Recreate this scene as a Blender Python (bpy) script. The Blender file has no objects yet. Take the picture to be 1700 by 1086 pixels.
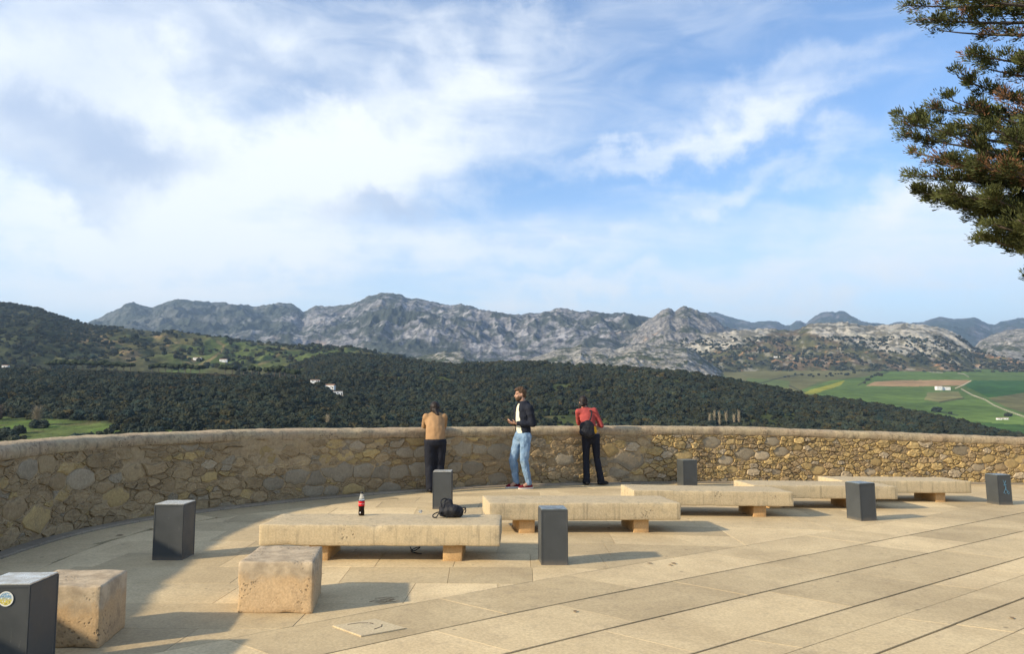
import bpy, bmesh, math, random
import numpy as np
from mathutils import Vector, Matrix
from mathutils import noise as mnoise

R = math.radians
random.seed(7)
rng = np.random.default_rng(7)
scene = bpy.context.scene
C = scene.collection

# ------------------------------------------------------------------ camera
F, YH, H = 1277.0, 660.0, 1.62            # focal length in photo pixels, horizon row, eye height
PITCH = math.atan((YH - 543.0) / F)
cam_d = bpy.data.cameras.new('camera'); cam = bpy.data.objects.new('camera', cam_d); C.objects.link(cam)
cam_d.sensor_fit = 'HORIZONTAL'; cam_d.sensor_width = 36.0; cam_d.lens = 36.0 * F / 1700.0
cam_d.clip_start = 0.1; cam_d.clip_end = 60000
cam.location = (0, 0, H); cam.rotation_euler = (R(90) + PITCH, 0, 0)
scene.camera = cam

# ------------------------------------------------------------------ render settings / exposure
scene.render.engine = 'CYCLES'
cy = scene.cycles
cy.use_denoising = True
try: cy.denoiser = 'OPENIMAGEDENOISE'
except Exception: pass
cy.max_bounces = 5; cy.diffuse_bounces = 3; cy.glossy_bounces = 2; cy.transmission_bounces = 4
cy.transparent_max_bounces = 4; cy.volume_bounces = 0
cy.caustics_reflective = False; cy.caustics_refractive = False
scene.view_settings.view_transform = 'Standard'; scene.view_settings.look = 'None'
scene.view_settings.gamma = 1.0; scene.view_settings.use_curve_mapping = False
scene.view_settings.exposure = 0.62

# ------------------------------------------------------------------ sun
SUN_AZ, SUN_EL = R(27), R(26)               # direction the light travels in plan (from +X towards +Y), elevation
sun_d = bpy.data.lights.new('sun', 'SUN'); sun = bpy.data.objects.new('sun', sun_d); C.objects.link(sun)
sun_d.energy = 4.8; sun_d.angle = R(1.4); sun_d.color = (1.0, 0.85, 0.62)
ldir = Vector((math.cos(SUN_AZ) * math.cos(SUN_EL), math.sin(SUN_AZ) * math.cos(SUN_EL), -math.sin(SUN_EL)))
sun.rotation_euler = ldir.to_track_quat('-Z', 'Y').to_euler()
sun.location = (-60, -30, 60)

# ------------------------------------------------------------------ node helper
class NT:
    def __init__(s, tree): s.t = tree; s.t.nodes.clear()
    def n(s, typ, ins=None, **kw):
        nd = s.t.nodes.new(typ)
        for k, v in kw.items(): setattr(nd, k, v)
        for k, v in (ins or {}).items():
            sock = nd.inputs[k]
            if isinstance(v, bpy.types.NodeSocket): s.t.links.new(v, sock)
            else: sock.default_value = v
        return nd
    def math(s, op, a, b=0.0, c=None, clamp=False):
        d = {0: a, 1: b}
        if c is not None: d[2] = c
        return s.n('ShaderNodeMath', d, operation=op, use_clamp=clamp).outputs[0]
    def vmath(s, op, a, b=(0, 0, 0)):
        return s.n('ShaderNodeVectorMath', {0: a, 1: b}, operation=op).outputs[0]
    def mix(s, f, a, b, mode='MIX'):
        nd = s.n('ShaderNodeMix', data_type='RGBA', blend_type=mode)
        for k, v in ((0, f), (6, a), (7, b)):
            if isinstance(v, bpy.types.NodeSocket): s.t.links.new(v, nd.inputs[k])
            else: nd.inputs[k].default_value = v if k == 0 else (tuple(v) + (1,))[:4]
        return nd.outputs[2]
    def noise(s, vec, scale, detail=4, rough=0.55, dist=0.0, out=0):
        return s.n('ShaderNodeTexNoise', {'Vector': vec, 'Scale': scale, 'Detail': detail, 'Roughness': rough, 'Distortion': dist}).outputs[out]
    def ramp(s, f, a, b, lo=0.0, hi=1.0, smooth=True):
        return s.n('ShaderNodeMapRange', {0: f, 1: a, 2: b, 3: lo, 4: hi}, interpolation_type='SMOOTHSTEP' if smooth else 'LINEAR').outputs[0]
    def map(s, vec, scale=(1, 1, 1), loc=(0, 0, 0), rot=(0, 0, 0)):
        return s.n('ShaderNodeMapping', {'Vector': vec, 'Scale': scale, 'Location': loc, 'Rotation': rot}).outputs[0]

# ------------------------------------------------------------------ sky
def px_dir(x, y):
    v = -(y - 543.0)
    return Vector((x - 850.0, F * math.cos(PITCH) - v * math.sin(PITCH), F * math.sin(PITCH) + v * math.cos(PITCH))).normalized()
def px_azel(x, y):
    d = px_dir(x, y); return math.atan2(d.x, d.y), math.asin(d.z)
world = bpy.data.worlds.new('World'); scene.world = world; world.use_nodes = True
w = NT(world.node_tree)
tc = w.n('ShaderNodeTexCoord')
sky = w.n('ShaderNodeTexSky', sky_type='NISHITA')
sky.sun_disc = False; sky.sun_elevation = SUN_EL
sky.sun_rotation = math.atan2(-ldir.x, -ldir.y)
sky.altitude = 740; sky.air_density = 1.0; sky.dust_density = 0.6; sky.ozone_density = 1.2
sep = w.n('ShaderNodeSeparateXYZ', {0: tc.outputs['Generated']})
az = w.math('ARCTAN2', sep.outputs[0], sep.outputs[1]); el = w.math('ARCSINE', sep.outputs[2])
ae = w.n('ShaderNodeCombineXYZ', {0: az, 1: el}).outputs[0]
den = w.math('ADD', w.math('MAXIMUM', sep.outputs[2], 0.0), 0.16)
pl = w.n('ShaderNodeCombineXYZ', {0: w.math('DIVIDE', sep.outputs[0], den), 1: w.math('DIVIDE', sep.outputs[1], den)}).outputs[0]
plm = w.map(pl, scale=(0.8, 1.35, 1), rot=(0, 0, R(-24)))
n1 = w.noise(plm, 0.62, 7, 0.55, 0.5)
n2 = w.noise(w.map(pl, scale=(0.6, 1.4, 1), rot=(0, 0, R(-34)), loc=(3, 1, 0)), 1.5, 6, 0.52, 0.6)
n3 = w.noise(w.map(pl, loc=(11, 4, 0), scale=(0.7, 1.2, 1), rot=(0, 0, R(-15))), 0.9, 5, 0.5, 0.3)
warp = w.vmath('SCALE', w.vmath('SUBTRACT', w.noise(ae, 7.0, 6, 0.6, 0.0, 1), (0.5, 0.5, 0.5)))
w.t.nodes[-1].inputs['Scale'].default_value = 0.23
aew = w.vmath('ADD', ae, warp)
def blob(x, y, rx, ry, rot=0.0):
    a, e = px_azel(x, y)
    m = w.vmath('SUBTRACT', aew, (a, e, 0))
    if rot: m = w.map(m, rot=(0, 0, R(-rot)))
    m = w.vmath('MULTIPLY', m, (F / rx, F / ry, 1.0))
    l = w.n('ShaderNodeVectorMath', {0: m}, operation='LENGTH').outputs['Value']
    return w.ramp(l, 0.0, 1.0, 1.0, 0.0)
def total(items):
    acc = None
    for wt, args in items:
        b = w.math('MULTIPLY', blob(*args), wt)
        acc = b if acc is None else w.math('ADD', acc, b)
    return acc
cover = total([(0.75, (170, 230, 360, 150, -4)), (0.45, (630, 345, 230, 95, 8)), (0.85, (430, 330, 420, 190, 28)), (0.55, (700, 220, 330, 150, 12)), (0.42, (770, 90, 190, 80, -30)), (0.30, (870, 50, 110, 55, -20)),
               (0.45, (250, 60, 480, 130, 5)), (0.55, (260, 400, 300, 70, -6)), (0.42, (30, 370, 240, 70, -8)), (0.42, (800, 420, 560, 60, 4)),
               (0.60, (1160, 225, 440, 44, 9)), (0.80, (1560, 345, 300, 72, 4)), (0.50, (1250, 300, 360, 55, 4)), (0.35, (1300, 130, 330, 50, 14)),
               (0.55, (1450, 450, 460, 70, 0)), (0.42, (950, 490, 360, 34, 2)), (0.40, (150, 120, 330, 90, -10))])
shade = total([(0.95, (170, 230, 320, 125, -4)), (0.55, (240, 50, 520, 110, 4)), (0.70, (630, 345, 190, 75, 8)), (0.45, (560, 130, 320, 55, -14)), (0.45, (60, 300, 260, 60, -12)),
               (0.35, (900, 180, 240, 40, 10)), (0.4, (900, 390, 260, 36, 4))])
lr = w.ramp(az, -0.75, 0.65, 0.30, 0.08)                    # the cloud sheet thins towards the right
cl = w.math('ADD', w.math('ADD', w.math('MULTIPLY', w.math('SUBTRACT', n1, 0.5), 1.5), w.math('MULTIPLY', w.math('SUBTRACT', n2, 0.5), 0.95)), lr)
wisp = w.noise(w.map(ae, scale=(0.75, 2.3, 1), rot=(0, 0, R(16)), loc=(7, 2, 0)), 9.0, 8, 0.60, 0.7)
cl = w.math('ADD', w.math('ADD', cl, w.math('MULTIPLY', cover, 0.95)), w.math('MULTIPLY', w.math('SUBTRACT', wisp, 0.5), 0.85))
cmask = w.ramp(cl, -0.22, 0.98, 0.0, 0.95)
sh = w.math('ADD', w.math('MULTIPLY', shade, 0.9), w.math('MULTIPLY', w.math('SUBTRACT', n3, 0.5), 0.8))
smask = w.ramp(sh, 0.1, 0.95, 0.0, 0.92)
ccol = w.mix(smask, (6.7, 6.95, 7.1), (2.95, 3.7, 5.1))
skyc = w.mix(1.0, sky.outputs[0], (0.98, 1.17, 1.36), 'MULTIPLY')
low = w.ramp(el, 0.0, 0.30, 0.80, 0.0)                        # thin veil near the horizon
skyc = w.mix(low, skyc, (6.1, 6.9, 7.2))
skyf = w.mix(cmask, skyc, ccol)
bg = w.n('ShaderNodeBackground', {'Color': skyf, 'Strength': 0.115})
w.n('ShaderNodeOutputWorld', {'Surface': bg.outputs[0]})

# ------------------------------------------------------------------ picture -> place helpers (world coordinates of things read off the photograph)
SLOPE = 0.025
def gz(X):                                    # the plaza falls gently towards the right
    if X < -1: return 0.0
    if X < 1: return -SLOPE * (X + 1) ** 2 / 4
    return -SLOPE * X
def gzv(X):
    X = np.asarray(X, float)
    return np.where(X < -1, 0, np.where(X < 1, -SLOPE * (X + 1) ** 2 / 4, -SLOPE * X))
def ground(x, y, dz=0.0):
    d = px_dir(x, y); z = dz
    for i in range(60):
        t = (z - H) / d.z; z = 0.5 * z + 0.5 * (gz(d.x * t) + dz)
    return Vector((d.x * t, d.y * t, z))
def at(x, y, Y):
    d = px_dir(x, y); t = Y / d.y
    return Vector((d.x * t, Y, H + d.z * t))
TILT = math.atan(SLOPE)

# ------------------------------------------------------------------ object helpers
def tag(o, label=None, cat=None, group=None, kind=None):
    if label: o['label'] = label
    if cat: o['category'] = cat
    if group: o['group'] = group
    if kind: o['kind'] = kind
    return o
def link(name, me, mat=None, parent=None, loc=None):
    o = bpy.data.objects.new(name, me); C.objects.link(o)
    if mat is not None and me is not None:
        for m in (mat if isinstance(mat, (list, tuple)) else [mat]): me.materials.append(m)
    if parent: o.parent = parent
    if loc is not None: o.location = loc
    return o
def empty(name, loc, rz=0.0, ry=0.0):
    o = bpy.data.objects.new(name, None); C.objects.link(o); o.empty_display_size = 0.2
    o.location = loc; o.rotation_euler = (0, ry, rz); return o
def mesh_py(name, v, f, smooth=False):
    me = bpy.data.meshes.new(name); me.from_pydata([tuple(p) for p in v], [], [tuple(q) for q in f]); me.update()
    if smooth: me.polygons.foreach_set('use_smooth', [True] * len(me.polygons))
    return me
def mesh_np(name, v, f, smooth=True):          # f: (n,3) or (n,4)
    v = np.asarray(v, np.float32); f = np.asarray(f, np.int32); k = f.shape[1]
    me = bpy.data.meshes.new(name)
    me.vertices.add(len(v)); me.vertices.foreach_set('co', v.ravel())
    me.loops.add(f.size); me.loops.foreach_set('vertex_index', f.ravel())
    me.polygons.add(len(f)); me.polygons.foreach_set('loop_start', np.arange(0, f.size, k, dtype=np.int32))
    me.polygons.foreach_set('use_smooth', np.full(len(f), smooth))
    me.update(calc_edges=True); me.validate(); return me
def bm_mesh(name, bm, smooth=False):
    me = bpy.data.meshes.new(name); bmesh.ops.recalc_face_normals(bm, faces=bm.faces[:]); bm.to_mesh(me); bm.free()
    if smooth: me.polygons.foreach_set('use_smooth', [True] * len(me.polygons))
    return me
def box_bm(bm, c, s, rot=None):
    m = Matrix.Translation(c) @ (rot.to_4x4() if rot is not None else Matrix.Identity(4)) @ Matrix.Diagonal((s[0], s[1], s[2], 1))
    return bmesh.ops.create_cube(bm, size=1.0, matrix=m)['verts']
def tube_bm(bm, pts, rad, seg=8, cap=True):
    pts = [Vector(p) for p in pts]; n = len(pts)
    rr = rad if isinstance(rad, (list, tuple)) else [rad] * n
    rings = []; up = None
    for i, p in enumerate(pts):
        t = (pts[min(i + 1, n - 1)] - pts[max(i - 1, 0)])
        t = t.normalized() if t.length > 1e-9 else Vector((0, 0, 1))
        if up is None:
            up = t.orthogonal().normalized()
        up = (up - t * up.dot(t)); up = up.normalized() if up.length > 1e-6 else t.orthogonal().normalized()
        b = t.cross(up)
        rings.append([bm.verts.new(p + (up * math.cos(2 * math.pi * k / seg) + b * math.sin(2 * math.pi * k / seg)) * rr[i]) for k in range(seg)])
    for i in range(n - 1):
        for k in range(seg):
            bm.faces.new((rings[i][k], rings[i][(k + 1) % seg], rings[i + 1][(k + 1) % seg], rings[i + 1][k]))
    if cap:
        bm.faces.new(rings[0][::-1]); bm.faces.new(rings[-1])
    return rings

# numpy value noise
def _h(ix, iy, s):
    n = (ix.astype(np.int64) * 374761393 + iy.astype(np.int64) * 668265263 + s * 1442695041) & 0x7fffffff
    n = ((n ^ (n >> 13)) * 1274126177) & 0x7fffffff
    return ((n ^ (n >> 16)) & 0xffff) / 65535.0
def vnoise(x, y, s=0):
    x = np.asarray(x, float); y = np.asarray(y, float)
    ix = np.floor(x); iy = np.floor(y); fx = x - ix; fy = y - iy
    fx = fx * fx * fx * (fx * (fx * 6 - 15) + 10); fy = fy * fy * fy * (fy * (fy * 6 - 15) + 10)
    a = _h(ix, iy, s); b = _h(ix + 1, iy, s); c = _h(ix, iy + 1, s); d = _h(ix + 1, iy + 1, s)
    return (a + (b - a) * fx) * (1 - fy) + (c + (d - c) * fx) * fy
def fbm(x, y, o=4, s=0, g=0.5):
    t = 0.0; a = 1.0; n = 0.0
    for i in range(o):
        t = t + a * (vnoise(x * 2.03 ** i + 17.3 * i, y * 2.03 ** i - 9.1 * i, s + i) - 0.5) * 2; n += a; a *= g
    return t / n
def rfbm(x, y, o=4, s=0, g=0.5):
    t = 0.0; a = 1.0; n = 0.0
    for i in range(o):
        t = t + a * (1 - np.abs(vnoise(x * 2.03 ** i + 5.3 * i, y * 2.03 ** i + 3.1 * i, s + i) - 0.5) * 4); n += a; a *= g
    return t / n

# ------------------------------------------------------------------ materials
def material(name):
    m = bpy.data.materials.new(name); m.use_nodes = True
    t = NT(m.node_tree)
    out = t.n('ShaderNodeOutputMaterial'); b = t.n('ShaderNodeBsdfPrincipled'); t.t.links.new(b.outputs[0], out.inputs[0])
    b.inputs['Roughness'].default_value = 0.85; b.inputs['Specular IOR Level'].default_value = 0.25
    return m, t, b
def setc(t, b, col, rough=None, bump=None, bstr=0.3, bdist=0.01):
    if isinstance(col, bpy.types.NodeSocket): t.t.links.new(col, b.inputs['Base Color'])
    else: b.inputs['Base Color'].default_value = (tuple(col) + (1,))[:4]
    if rough is not None:
        if isinstance(rough, bpy.types.NodeSocket): t.t.links.new(rough, b.inputs['Roughness'])
        else: b.inputs['Roughness'].default_value = rough
    if bump is not None:
        bn = t.n('ShaderNodeBump', {'Height': bump, 'Strength': bstr, 'Distance': bdist})
        t.t.links.new(bn.outputs[0], b.inputs['Normal'])
def plain(name, col, rough=0.8, var=0.25, scale=30.0, bstr=0.2, metal=0.0, spec=None):
    m, t, b = material(name)
    co = t.n('ShaderNodeTexCoord').outputs['Object']
    n = t.noise(co, scale, 5, 0.6)
    c = t.mix(n, tuple(x * (1 - var) for x in col), tuple(min(1, x * (1 + var)) for x in col))
    setc(t, b, c, rough, n, bstr, 0.004); b.inputs['Metallic'].default_value = metal
    if spec is not None: b.inputs['Specular IOR Level'].default_value = spec
    return m

# ================================================================== FAR SETTING: terrain
def PL(lst): return [p[0] for p in lst], [p[1] for p in lst]
def ridge_fn(crest, yc, base, yb, seed, amp, wl, crest_px=1.5, prof=1.0, jag=9.0):
    cx, cyy = PL(crest); dx, dy = PL(yc); bx, by = PL(base); ex, ey = PL(yb)
    def f(x, t):                                # x: photo column, t: 0 base .. 1 crest .. >1 back slope
        x = np.asarray(x, float); t = np.asarray(t, float)
        Yc = np.interp(x, dx, dy); Yb = np.interp(x, ex, ey)
        yc_ = np.interp(x, cx, cyy); yb_ = np.interp(x, bx, by)
        cr = crest_px * fbm(x / jag, x * 0 + seed, 4, seed, 0.6)
        zc = H + (YH - yc_) / F * Yc; zb = H + (YH - yb_) / F * Yb
        tt = np.clip(t, 0, 1); ov = np.clip(t - 1, 0, None)
        Y = Yb + (Yc - Yb) * t
        X = (x - 850.0) / F * Y
        z = zb + (zc - zb) * tt ** prof - cr / F * Yc * sstep(0.82, 1.0, t) - ov * (np.maximum(zc - zb, 60)) * 1.6
        env = np.sin(np.pi * np.clip(t, 0, 1)) ** 0.8 + 0.5 * np.clip(ov * 4, 0, 1)
        nz = 0.58 * rfbm(X / wl + 0.35 * fbm(X / wl, Y / wl, 3, seed + 2), Y / (wl * 1.9), 5, seed, 0.58) + 0.42 * rfbm(X / (wl * 0.3), Y / (wl * 0.42), 4, seed + 9, 0.6)
        z = z + amp * env * (nz - 0.12)
        return X, Y, z
    return f
def ridge_mesh(name, f, x0, x1, nx, nt, mat, label, back=1.35, cat='hill', attr=None):
    xs = np.linspace(x0, x1, nx); ts = np.concatenate([np.linspace(0, 1, nt), np.linspace(1, back, max(6, nt // 8))[1:]])
    Xg, Tg = np.meshgrid(xs, ts)
    X, Y, Z = f(Xg, Tg)
    # a skirt in front carries the slope down to the valley floor
    X = np.vstack([X[:1], X]); Y = np.vstack([Y[:1] - 30, Y]); Z = np.vstack([np.full_like(Z[:1], -135.0), Z])
    rws = len(ts) + 1
    idx = np.arange(rws * nx).reshape(rws, nx)
    faces = np.stack([idx[:-1, :-1], idx[:-1, 1:], idx[1:, 1:], idx[1:, :-1]], -1).reshape(-1, 4)
    v = np.stack([X, Y, Z], -1).reshape(-1, 3)
    me = mesh_np(name, v, faces, True)
    if attr is not None:
        Xa = np.vstack([Xg[:1], Xg]); Ta = np.vstack([Tg[:1], Tg])
        col = attr(Xa.ravel(), v)
        a = me.color_attributes.new('tint', 'FLOAT_COLOR', 'POINT')
        a.data.foreach_set('color', np.hstack([col, np.ones((len(col), 1))]).astype(np.float32).ravel())
    o = link(name, me, mat); tag(o, label, cat, kind='structure'); return o

def rock_mat(name, rock, dark, veg, vegamt, fine=0.05, big=0.004, warm=None, streak=1.0, dim=None):
    m, t, b = material(name)
    co = t.n('ShaderNodeTexCoord').outputs['Object']
    nb = t.noise(co, big, 6, 0.62)
    nm = t.noise(t.map(co, scale=(1, streak, streak)), big * 5, 6, 0.65, 0.4)
    nf = t.noise(co, fine, 6, 0.7)
    nv = t.noise(t.map(co, loc=(300, 70, 0)), fine * 0.45, 5, 0.7)
    geo = t.n('ShaderNodeNewGeometry'); nz = t.n('ShaderNodeSeparateXYZ', {0: geo.outputs['Normal']}).outputs[2]
    c = t.mix(t.ramp(nm, 0.35, 0.68), dark, rock)
    c = t.mix(t.ramp(nf, 0.42, 0.58), tuple(x * 0.60 for x in dark), c)
    if warm: c = t.mix(t.ramp(t.noise(co, big * 2.4, 5, 0.6), 0.60, 0.72), c, warm)
    vm = t.math('ADD', t.math('ADD', nb, t.math('MULTIPLY', nv, 1.1)), t.math('MULTIPLY', nz, 0.30))
    c = t.mix(t.ramp(vm, 1.42 - vegamt, 1.60 - vegamt), c, veg)
    if dim:  # darker left end: dense scrub, with cloud shadow put into the colour too
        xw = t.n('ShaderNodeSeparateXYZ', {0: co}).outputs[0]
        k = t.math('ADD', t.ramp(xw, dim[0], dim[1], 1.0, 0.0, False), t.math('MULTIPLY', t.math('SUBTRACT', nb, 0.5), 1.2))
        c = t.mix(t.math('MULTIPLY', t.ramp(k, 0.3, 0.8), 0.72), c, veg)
    setc(t, b, c, 0.95, t.math('ADD', nf, t.math('MULTIPLY', nm, 1.5)), 0.9, 0.35 / fine)
    b.inputs['Specular IOR Level'].default_value = 0.05
    return m

M = {}
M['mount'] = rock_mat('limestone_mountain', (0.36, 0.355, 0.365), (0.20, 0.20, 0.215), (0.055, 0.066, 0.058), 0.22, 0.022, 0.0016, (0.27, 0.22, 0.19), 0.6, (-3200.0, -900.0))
M['karst'] = rock_mat('pale_karst_rock', (0.42, 0.40, 0.36), (0.24, 0.23, 0.205), (0.055, 0.065, 0.035), 0.12, 0.035, 0.004, (0.42, 0.35, 0.25), 0.8)
M['pyr'] = rock_mat('grey_peak_rock', (0.35, 0.33, 0.31), (0.19, 0.185, 0.18), (0.06, 0.068, 0.045), 0.10, 0.03, 0.003, (0.40, 0.30, 0.22), 0.5)
M['far'] = rock_mat('far_range_rock', (0.24, 0.23, 0.23), (0.11, 0.115, 0.12), (0.045, 0.06, 0.045), 0.25, 0.006, 0.0007, None, 0.4)

def tint_mat(name, fine=0.06, vary=0.35, bump=8.0):
    m, t, b = material(name)
    co = t.n('ShaderNodeTexCoord').outputs['Object']
    a = t.n('ShaderNodeVertexColor', layer_name='tint').outputs[0]
    n1 = t.noise(co, fine, 6, 0.65); n2 = t.noise(co, fine * 0.12, 5, 0.6)
    c = t.mix(t.ramp(n1, 0.3, 0.72), (1 - vary,) * 3, (1 + vary * 0.55,) * 3)
    c = t.mix(1.0, a, c, 'MULTIPLY')
    c2 = t.mix(t.ramp(n2, 0.3, 0.7), (0.78, 0.80, 0.74), (1.16, 1.12, 1.06))
    c = t.mix(1.0, c, c2, 'MULTIPLY')
    setc(t, b, c, 0.95, n1, 0.5, bump); b.inputs['Specular IOR Level'].default_value = 0.05
    return m
M['tint'] = tint_mat('meadow_and_scrub')
M['field'] = tint_mat('valley_fields', 0.025, 0.30, 3.0)

GRASS = np.array([0.095, 0.125, 0.042]); OLIVE = np.array([0.120, 0.115, 0.050]); SCRUB = np.array([0.050, 0.055, 0.030])
OCHRE = np.array([0.34, 0.235, 0.130]); SOIL = np.array([0.13, 0.095, 0.060]); BRIGHT = np.array([0.125, 0.195, 0.048])
def lerp(a, b, k): k = np.clip(k, 0, 1)[:, None]; return a * (1 - k) + b * k
def sstep(e0, e1, x): t = np.clip((x - e0) / (e1 - e0), 0, 1); return t * t * (3 - 2 * t)
def px_of(v):                                    # photo coordinates of world points (used only to look up where a meadow or field lies)
    X, Y, Z = v[:, 0], v[:, 1], v[:, 2] - H
    c, s = math.cos(PITCH), math.sin(PITCH)
    fw = Y * c + Z * s; up = -Y * s + Z * c
    return 850 + F * X / np.maximum(fw, 1e-3), 543 - F * up / np.maximum(fw, 1e-3)
def inpoly(px, py, poly):
    r = np.zeros(len(px), bool); j = len(poly) - 1
    for i in range(len(poly)):
        xi, yi = poly[i]; xj, yj = poly[j]
        c = ((yi > py) != (yj > py)) & (px < (xj - xi) * (py - yi) / (yj - yi + 1e-9) + xi)
        r ^= c; j = i
    return r
def near_line(px, py, pts):
    d = np.full(len(px), 1e9)
    for (x0, y0), (x1, y1) in zip(pts[:-1], pts[1:]):
        vx, vy = x1 - x0, y1 - y0; t = np.clip(((px - x0) * vx + (py - y0) * vy) / (vx * vx + vy * vy), 0, 1)
        d = np.minimum(d, np.hypot(px - x0 - t * vx, py - y0 - t * vy))
    return d

# --- near slope with the meadow (left)
f_near = ridge_fn([(-500, 604), (-300, 606), (0, 612), (100, 613), (200, 616), (300, 619), (400, 622), (470, 626), (520, 637), (560, 656), (620, 676), (680, 698), (740, 722), (820, 750), (1000, 800)],
                  [(-500, 1020), (300, 1000), (480, 880), (560, 760), (700, 640), (1000, 560)],
                  [(-500, 760), (0, 752), (300, 745), (1000, 830)], [(-500, 400), (1000, 400)], 3, 7.0, 160.0, 0.8)
def a_near(x, v):
    px, py = px_of(v); n = fbm(v[:, 0] / 45, v[:, 1] / 60, 4, 5)
    c = np.tile(SCRUB * 0.55, (len(v), 1)); c = lerp(c, np.tile(SOIL * 0.45, (len(v), 1)), sstep(0.1, 0.5, n) * 0.6)
    edge = np.interp(px, [-400, 0, 60, 150, 250, 330, 420], [678, 690, 692, 700, 705, 722, 745]) + 6 * n
    c = lerp(c, lerp(np.tile(GRASS, (len(v), 1)), np.tile(BRIGHT * 0.85, (len(v), 1)), sstep(-0.3, 0.3, fbm(v[:, 0] / 30, v[:, 1] / 20, 3, 8))), sstep(-2, 2, py - edge))
    c = lerp(c, np.tile(SOIL * 0.9, (len(v), 1)), sstep(0.2, 0.5, fbm(v[:, 0] / 22, v[:, 1] / 15, 3, 18)) * 0.5 * (py > edge))
    bare = inpoly(px, py, [(575, 650), (600, 652), (640, 672), (660, 690), (640, 692), (600, 672), (572, 664)])
    c = lerp(c, np.tile(OCHRE * 0.8, (len(v), 1)), bare * (0.4 + 0.6 * (n > -0.1)))
    c = lerp(c, np.tile(OCHRE * 1.1, (len(v), 1)), inpoly(px, py, [(33, 622), (60, 621), (62, 629), (36, 630)]).astype(float))
    c = lerp(c, np.tile(BRIGHT, (len(v), 1)), inpoly(px, py, [(338, 602), (368, 603), (368, 617), (338, 617)]).astype(float))
    return c
ridge_mesh('hillside', f_near, -420, 900, 420, 90, M['tint'], 'dark wooded slope with a green meadow just beyond the left wall', attr=a_near)

# --- middle forest hill
f_mid = ridge_fn([(-100, 680), (300, 650), (430, 630), (490, 606), (530, 592), (560, 588), (600, 590), (660, 599), (700, 604), (760, 607), (830, 604), (870, 602), (950, 606), (1000, 609), (1050, 612), (1100, 617), (1160, 623), (1200, 631), (1250, 640), (1300, 650), (1350, 661), (1400, 667), (1450, 674), (1500, 684), (1550, 694), (1600, 705), (1650, 718), (1700, 730), (1900, 775), (2100, 800)],
                 [(-100, 1500), (500, 1500), (870, 1400), (1200, 1250), (1500, 1050), (1700, 900), (2100, 800)],
                 [(-100, 790), (600, 780), (1300, 780), (1700, 800), (2100, 850)], [(-100, 470), (900, 520), (2100, 600)], 11, 12.0, 260.0, 0.8)
def a_mid(x, v):
    px, py = px_of(v); n = fbm(v[:, 0] / 70, v[:, 1] / 120, 4, 25)
    c = np.tile(SCRUB * 0.9, (len(v), 1)); c = lerp(c, np.tile(OLIVE * 0.9, (len(v), 1)), sstep(0.0, 0.35, n) * 0.8)
    c = lerp(c, np.tile(OCHRE * 0.8, (len(v), 1)), sstep(0.35, 0.55, fbm(v[:, 0] / 40, v[:, 1] / 90, 4, 31)) * 0.7)
    c = lerp(c, np.tile(GRASS * 0.55 + OLIVE * 0.2, (len(v), 1)), sstep(0.25, 0.45, fbm(v[:, 0] / 60, v[:, 1] / 110, 4, 41)))
    return c
ridge_mesh('hillside', f_mid, 250, 2050, 460, 90, M['tint'], 'long dark oak-covered hill filling the middle distance behind the people', attr=a_mid)

# --- green and olive hills on the left
f_left = ridge_fn([(-600, 470), (-300, 478), (0, 503), (30, 508), (60, 512), (100, 526), (140, 539), (170, 543), (200, 544), (230, 548), (260, 552), (290, 550), (330, 557), (370, 563), (420, 570), (470, 575), (520, 577), (560, 579), (600, 585), (650, 594), (700, 604), (760, 625)],
                  [(-600, 2300), (0, 2400), (300, 2500), (700, 2500)],
                  [(-600, 640), (760, 632)], [(-600, 1250), (760, 1350)], 21, 42.0, 420.0, 1.3, 0.9)
def a_left(x, v):
    px, py = px_of(v); X, Y = v[:, 0], v[:, 1]
    n = fbm(X / 120, Y / 200, 5, 55); n2 = fbm(X / 34, Y / 60, 4, 65)
    c = lerp(np.tile(OLIVE * 0.95, (len(v), 1)), np.tile(GRASS * 1.05, (len(v), 1)), sstep(-0.25, 0.3, n))
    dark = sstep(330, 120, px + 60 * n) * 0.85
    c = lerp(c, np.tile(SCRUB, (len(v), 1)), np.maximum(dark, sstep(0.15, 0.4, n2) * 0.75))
    g = np.exp(-(near_line(px, py, [(120, 556), (150, 562), (180, 572), (222, 592)]) / 9) ** 2) + np.exp(-(near_line(px, py, [(262, 558), (285, 572), (300, 586), (318, 600)]) / 7) ** 2)
    c = lerp(c, np.tile(OCHRE, (len(v), 1)), np.clip(g * 1.3, 0, 1) * sstep(-0.1, 0.35, fbm(X / 20, Y / 30, 4, 75)))
    c = lerp(c, np.tile(OLIVE * 1.5, (len(v), 1)), inpoly(px, py, [(85, 594), (130, 586), (170, 588), (168, 602), (90, 602)]).astype(float) * 0.9)
    road = near_line(px, py, [(318, 612), (350, 597), (368, 584), (372, 573), (360, 567)])
    c = lerp(c, np.tile(OCHRE * 1.05, (len(v), 1)), sstep(2.2, 0.8, road) * 0.7)
    c = lerp(c, np.tile(OCHRE * 0.95, (len(v), 1)), sstep(2.0, 0.8, near_line(px, py, [(430, 605), (455, 597), (465, 585), (470, 578)])) * 0.5)
    return c
ridge_mesh('hill', f_left, -500, 755, 480, 110, M['tint'], 'rounded olive and dark green hills behind the pine row on the left', attr=a_left)

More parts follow.
